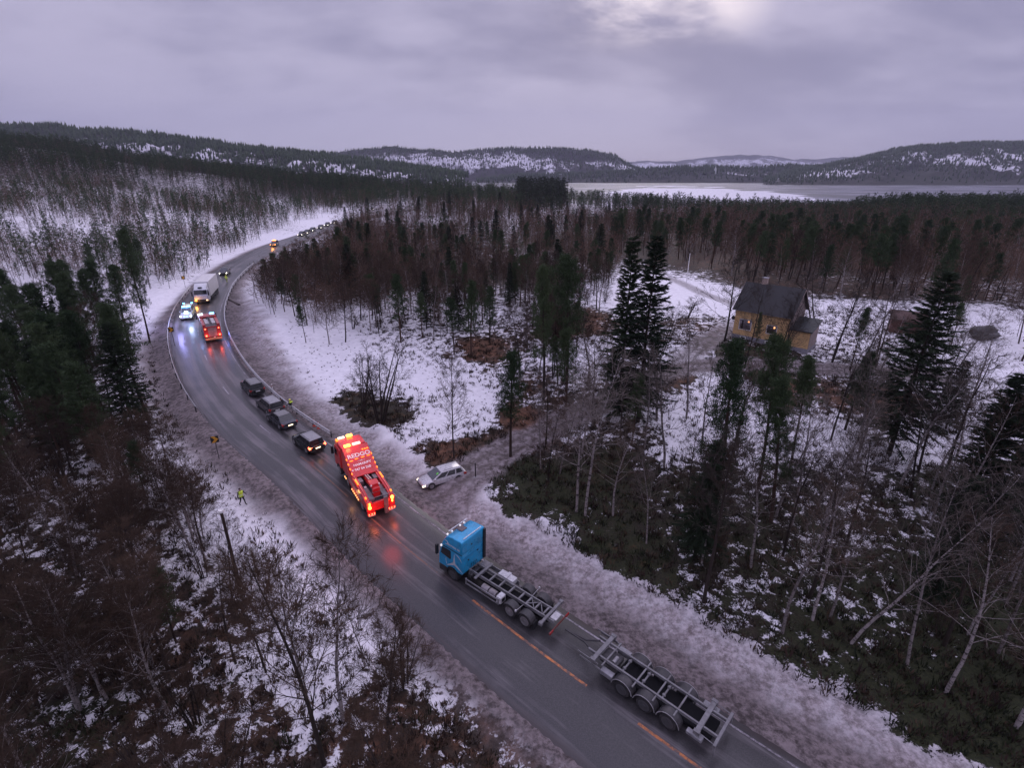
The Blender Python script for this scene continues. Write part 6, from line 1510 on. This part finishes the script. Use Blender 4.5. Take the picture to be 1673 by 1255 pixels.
for sgn in (0, 1):
    y0, y1 = (-.40, HD / 2) if sgn == 0 else (HD / 2, HD + .40); z0, z1 = (HE - .18, HR) if sgn == 0 else (HR, HE - .18)
    MB().prism([(y0, z0), (y1, z1), (y1, z1 + .16), (y0, z0 + .16)], 'x', -.38, HL + .38).build('roof', slate, hs)
for x in (-.42, HL + .38):
    MB().prism([(-.42, HE - .24), (HD / 2, HR - .06), (HD / 2, HR + .12), (-.42, HE - .06)], 'x', x, x + .04).build('verge_board', wornb, hs); MB().prism([(HD + .42, HE - .24), (HD / 2, HR - .06), (HD / 2, HR + .12), (HD + .42, HE - .06)], 'x', x, x + .04).build('verge_board', wornb, hs)
MB().box(-.3, HL + .3, -.47, -.39, HE - .17, HE - .08).build('gutter', M('grey_gutter', (.16, .16, .17), .5), hs)
ch_ = MB().box(1.9, 2.6, HD / 2 - .1, HD / 2 + .55, HR - .8, HR + .95).build('chimney', M('chimney_render', (.34, .26, .22), .8, var=.3), hs, bevel=.02); MB().box(1.84, 2.66, HD / 2 - .16, HD / 2 + .61, HR + .95, HR + 1.05).build('chimney_cap', conc, ch_)
lampm = M('lit_lamp', (1, .7, .4), .4, emit=9, ecol=(1, .42, .14))
for x0, x1, z0, z1 in WIN:
    fr_ = MB().box(x0 - .11, x1 + .11, -.035, .02, z0 - .11, z0); fr_.box(x0 - .11, x1 + .11, -.035, .02, z1, z1 + .11); fr_.box(x0 - .11, x0, -.035, .02, z0, z1); fr_.box(x1, x1 + .11, -.035, .02, z0, z1)
    w_ = fr_.build('window', wtrim, hs)
    MB().box(x0, x1, .05, .06, z0, z1).build('pane', pg, w_)
    MB().ball((x0 + (x1 - x0) * .68, .40, z1 - .30), .13, 10, 6).build('lamp', lampm, w_)
    MB().box(x0 - .3, x1 + .3, 1.6, 1.65, z0 - .6, z1 + .6).build('curtain', M('dim_room_wall', (.10, .08, .10), .8), w_)
for x in (1.15, 4.75):
    w_ = MB().box(x, x + .95, -.075, -.042, .10, .48).build('cellar_window', M('pale_cap', (.62, .60, .58)), hs); MB().box(x + .17, x + .78, -.09, -.074, .19, .40).build('pane', glass, w_)
# lean-to at the right end
MB().box(HL + .003, HL + 2.7, .5, 4.2, .25, 2.75).build('lean_to', ochre, hs); MB().box(HL + .005, HL + 2.74, .46, 4.24, -1.6, .25).build('lean_to_foundation', conc, hs)
o_ = MB().prism([(.52, .26), (4.18, .26), (4.18, 3.55), (.52, 2.75)], 'x', HL + 2.701, HL + 2.76).build('lean_to_end_wall', wornb, hs)
MB().prism([(.15, 2.62), (4.5, 3.62), (4.5, 3.76), (.15, 2.76)], 'x', HL + .01, HL + 3.0).build('lean_to_roof', M('black_roofing', (.018, .022, .024), .5, var=.4), hs)
MB().cyl((-.32, .35, 2.9), 'y', .30, .12, 16).build('satellite_dish', black, hs)
for ob_ in (glow(hs, (2.0, .5, 2.6), 6, (1, .55, .25), .1), glow(hs, (5.6, .5, 2.5), 4, (1, .55, .25), .1)): pass

# pale tower on the far headland
r_ = ray(1168, 282); tp = r_ * (2330 / r_[1]); tz = 27.0
tw = thing('tower', 'slender white tower on the wooded headland beyond the ice', 'tower', (tp[0], tp[1], tz))
MB().prism([(-5.0, -14), (-3.2, 14), (3.2, 14), (5.0, -14)], 'y', -4, 4).build('tower_shaft', white, tw)
MB().cyl((0, 0, 19), 'z', 3.0, 10, 10, .5).build('spire', white, tw)

# shed and boulder beyond the house
b_ = gp(1478, 541)
sh = thing('shed', 'small red-brown shed on the snow behind the tall dense spruce', 'shed', tuple(b_), -30)
MB().box(-2.2, 2.2, -1.6, 1.6, -.8, 2.2).build('wall', M('red_brown_boards', (.11, .045, .035), .75, var=.25), sh)
for sgn in (-1, 1): MB().prism([(sgn * 2.0, 2.0), (0, 3.1), (0, 3.22), (sgn * 2.0, 2.12)], 'x', -2.5, 2.5).build('roof', M('rusty_roofing', (.085, .045, .038), .7, var=.3), sh)
MB().box(-.5, .5, -1.63, -1.58, 0, 1.9).build('door', M('dark_door', (.05, .03, .025), .7), sh)
b_ = gp(1605, 552)
bm = bmesh.new(); bmesh.ops.create_icosphere(bm, subdivisions=4, radius=1.0)
for v_ in bm.verts:
    f_ = 1 + .75 * (float(vnoise(np.array([v_.co.x * 1.6 + 9]), np.array([v_.co.y * 1.6 + v_.co.z * 2 + 7]))[0]) - .5) + .30 * (float(vnoise(np.array([v_.co.x * 5 + 9]), np.array([v_.co.y * 5 + v_.co.z * 4 + 7]))[0]) - .5)
    v_.co = Vector((v_.co.x * 2.0 * f_, v_.co.y * 1.5 * f_, v_.co.z * 1.05 * f_))
me = bpy.data.meshes.new('boulder'); bm.to_mesh(me); bm.free(); me.polygons.foreach_set('use_smooth', [True] * len(me.polygons)); me.materials.append(M('grey_rock', (.11, .105, .105), .85, var=.45, scale=1.2, bump=.8))
bo = bpy.data.objects.new('boulder', me); COL.objects.link(bo); bo.location = (b_.x, b_.y, b_.z + .55); tag(bo, 'grey boulder lying on the snow near the right edge of the photo', 'boulder')

# ------------------------------------------------------------------ dusk haze over the whole valley
hzb = MB().box(-9500, 9500, -350, 9800, -16, 900).build('haze', [])
hzb.data.materials.clear(); hm = bpy.data.materials.new('dusk_haze'); hm.use_nodes = True; tt = hm.node_tree; tt.nodes.clear(); g_ = NG(tt)
vo = g_.n('ShaderNodeVolumePrincipled'); vo.inputs['Color'].default_value = (.78, .80, .98, 1); vo.inputs['Density'].default_value = .00009; vo.inputs['Anisotropy'].default_value = .1
oo = g_.n('ShaderNodeOutputMaterial'); g_.l(vo.outputs[0], oo.inputs['Volume']); hzb.data.materials.append(hm); hzb['kind'] = 'stuff'; hzb['label'] = 'thin violet dusk haze'
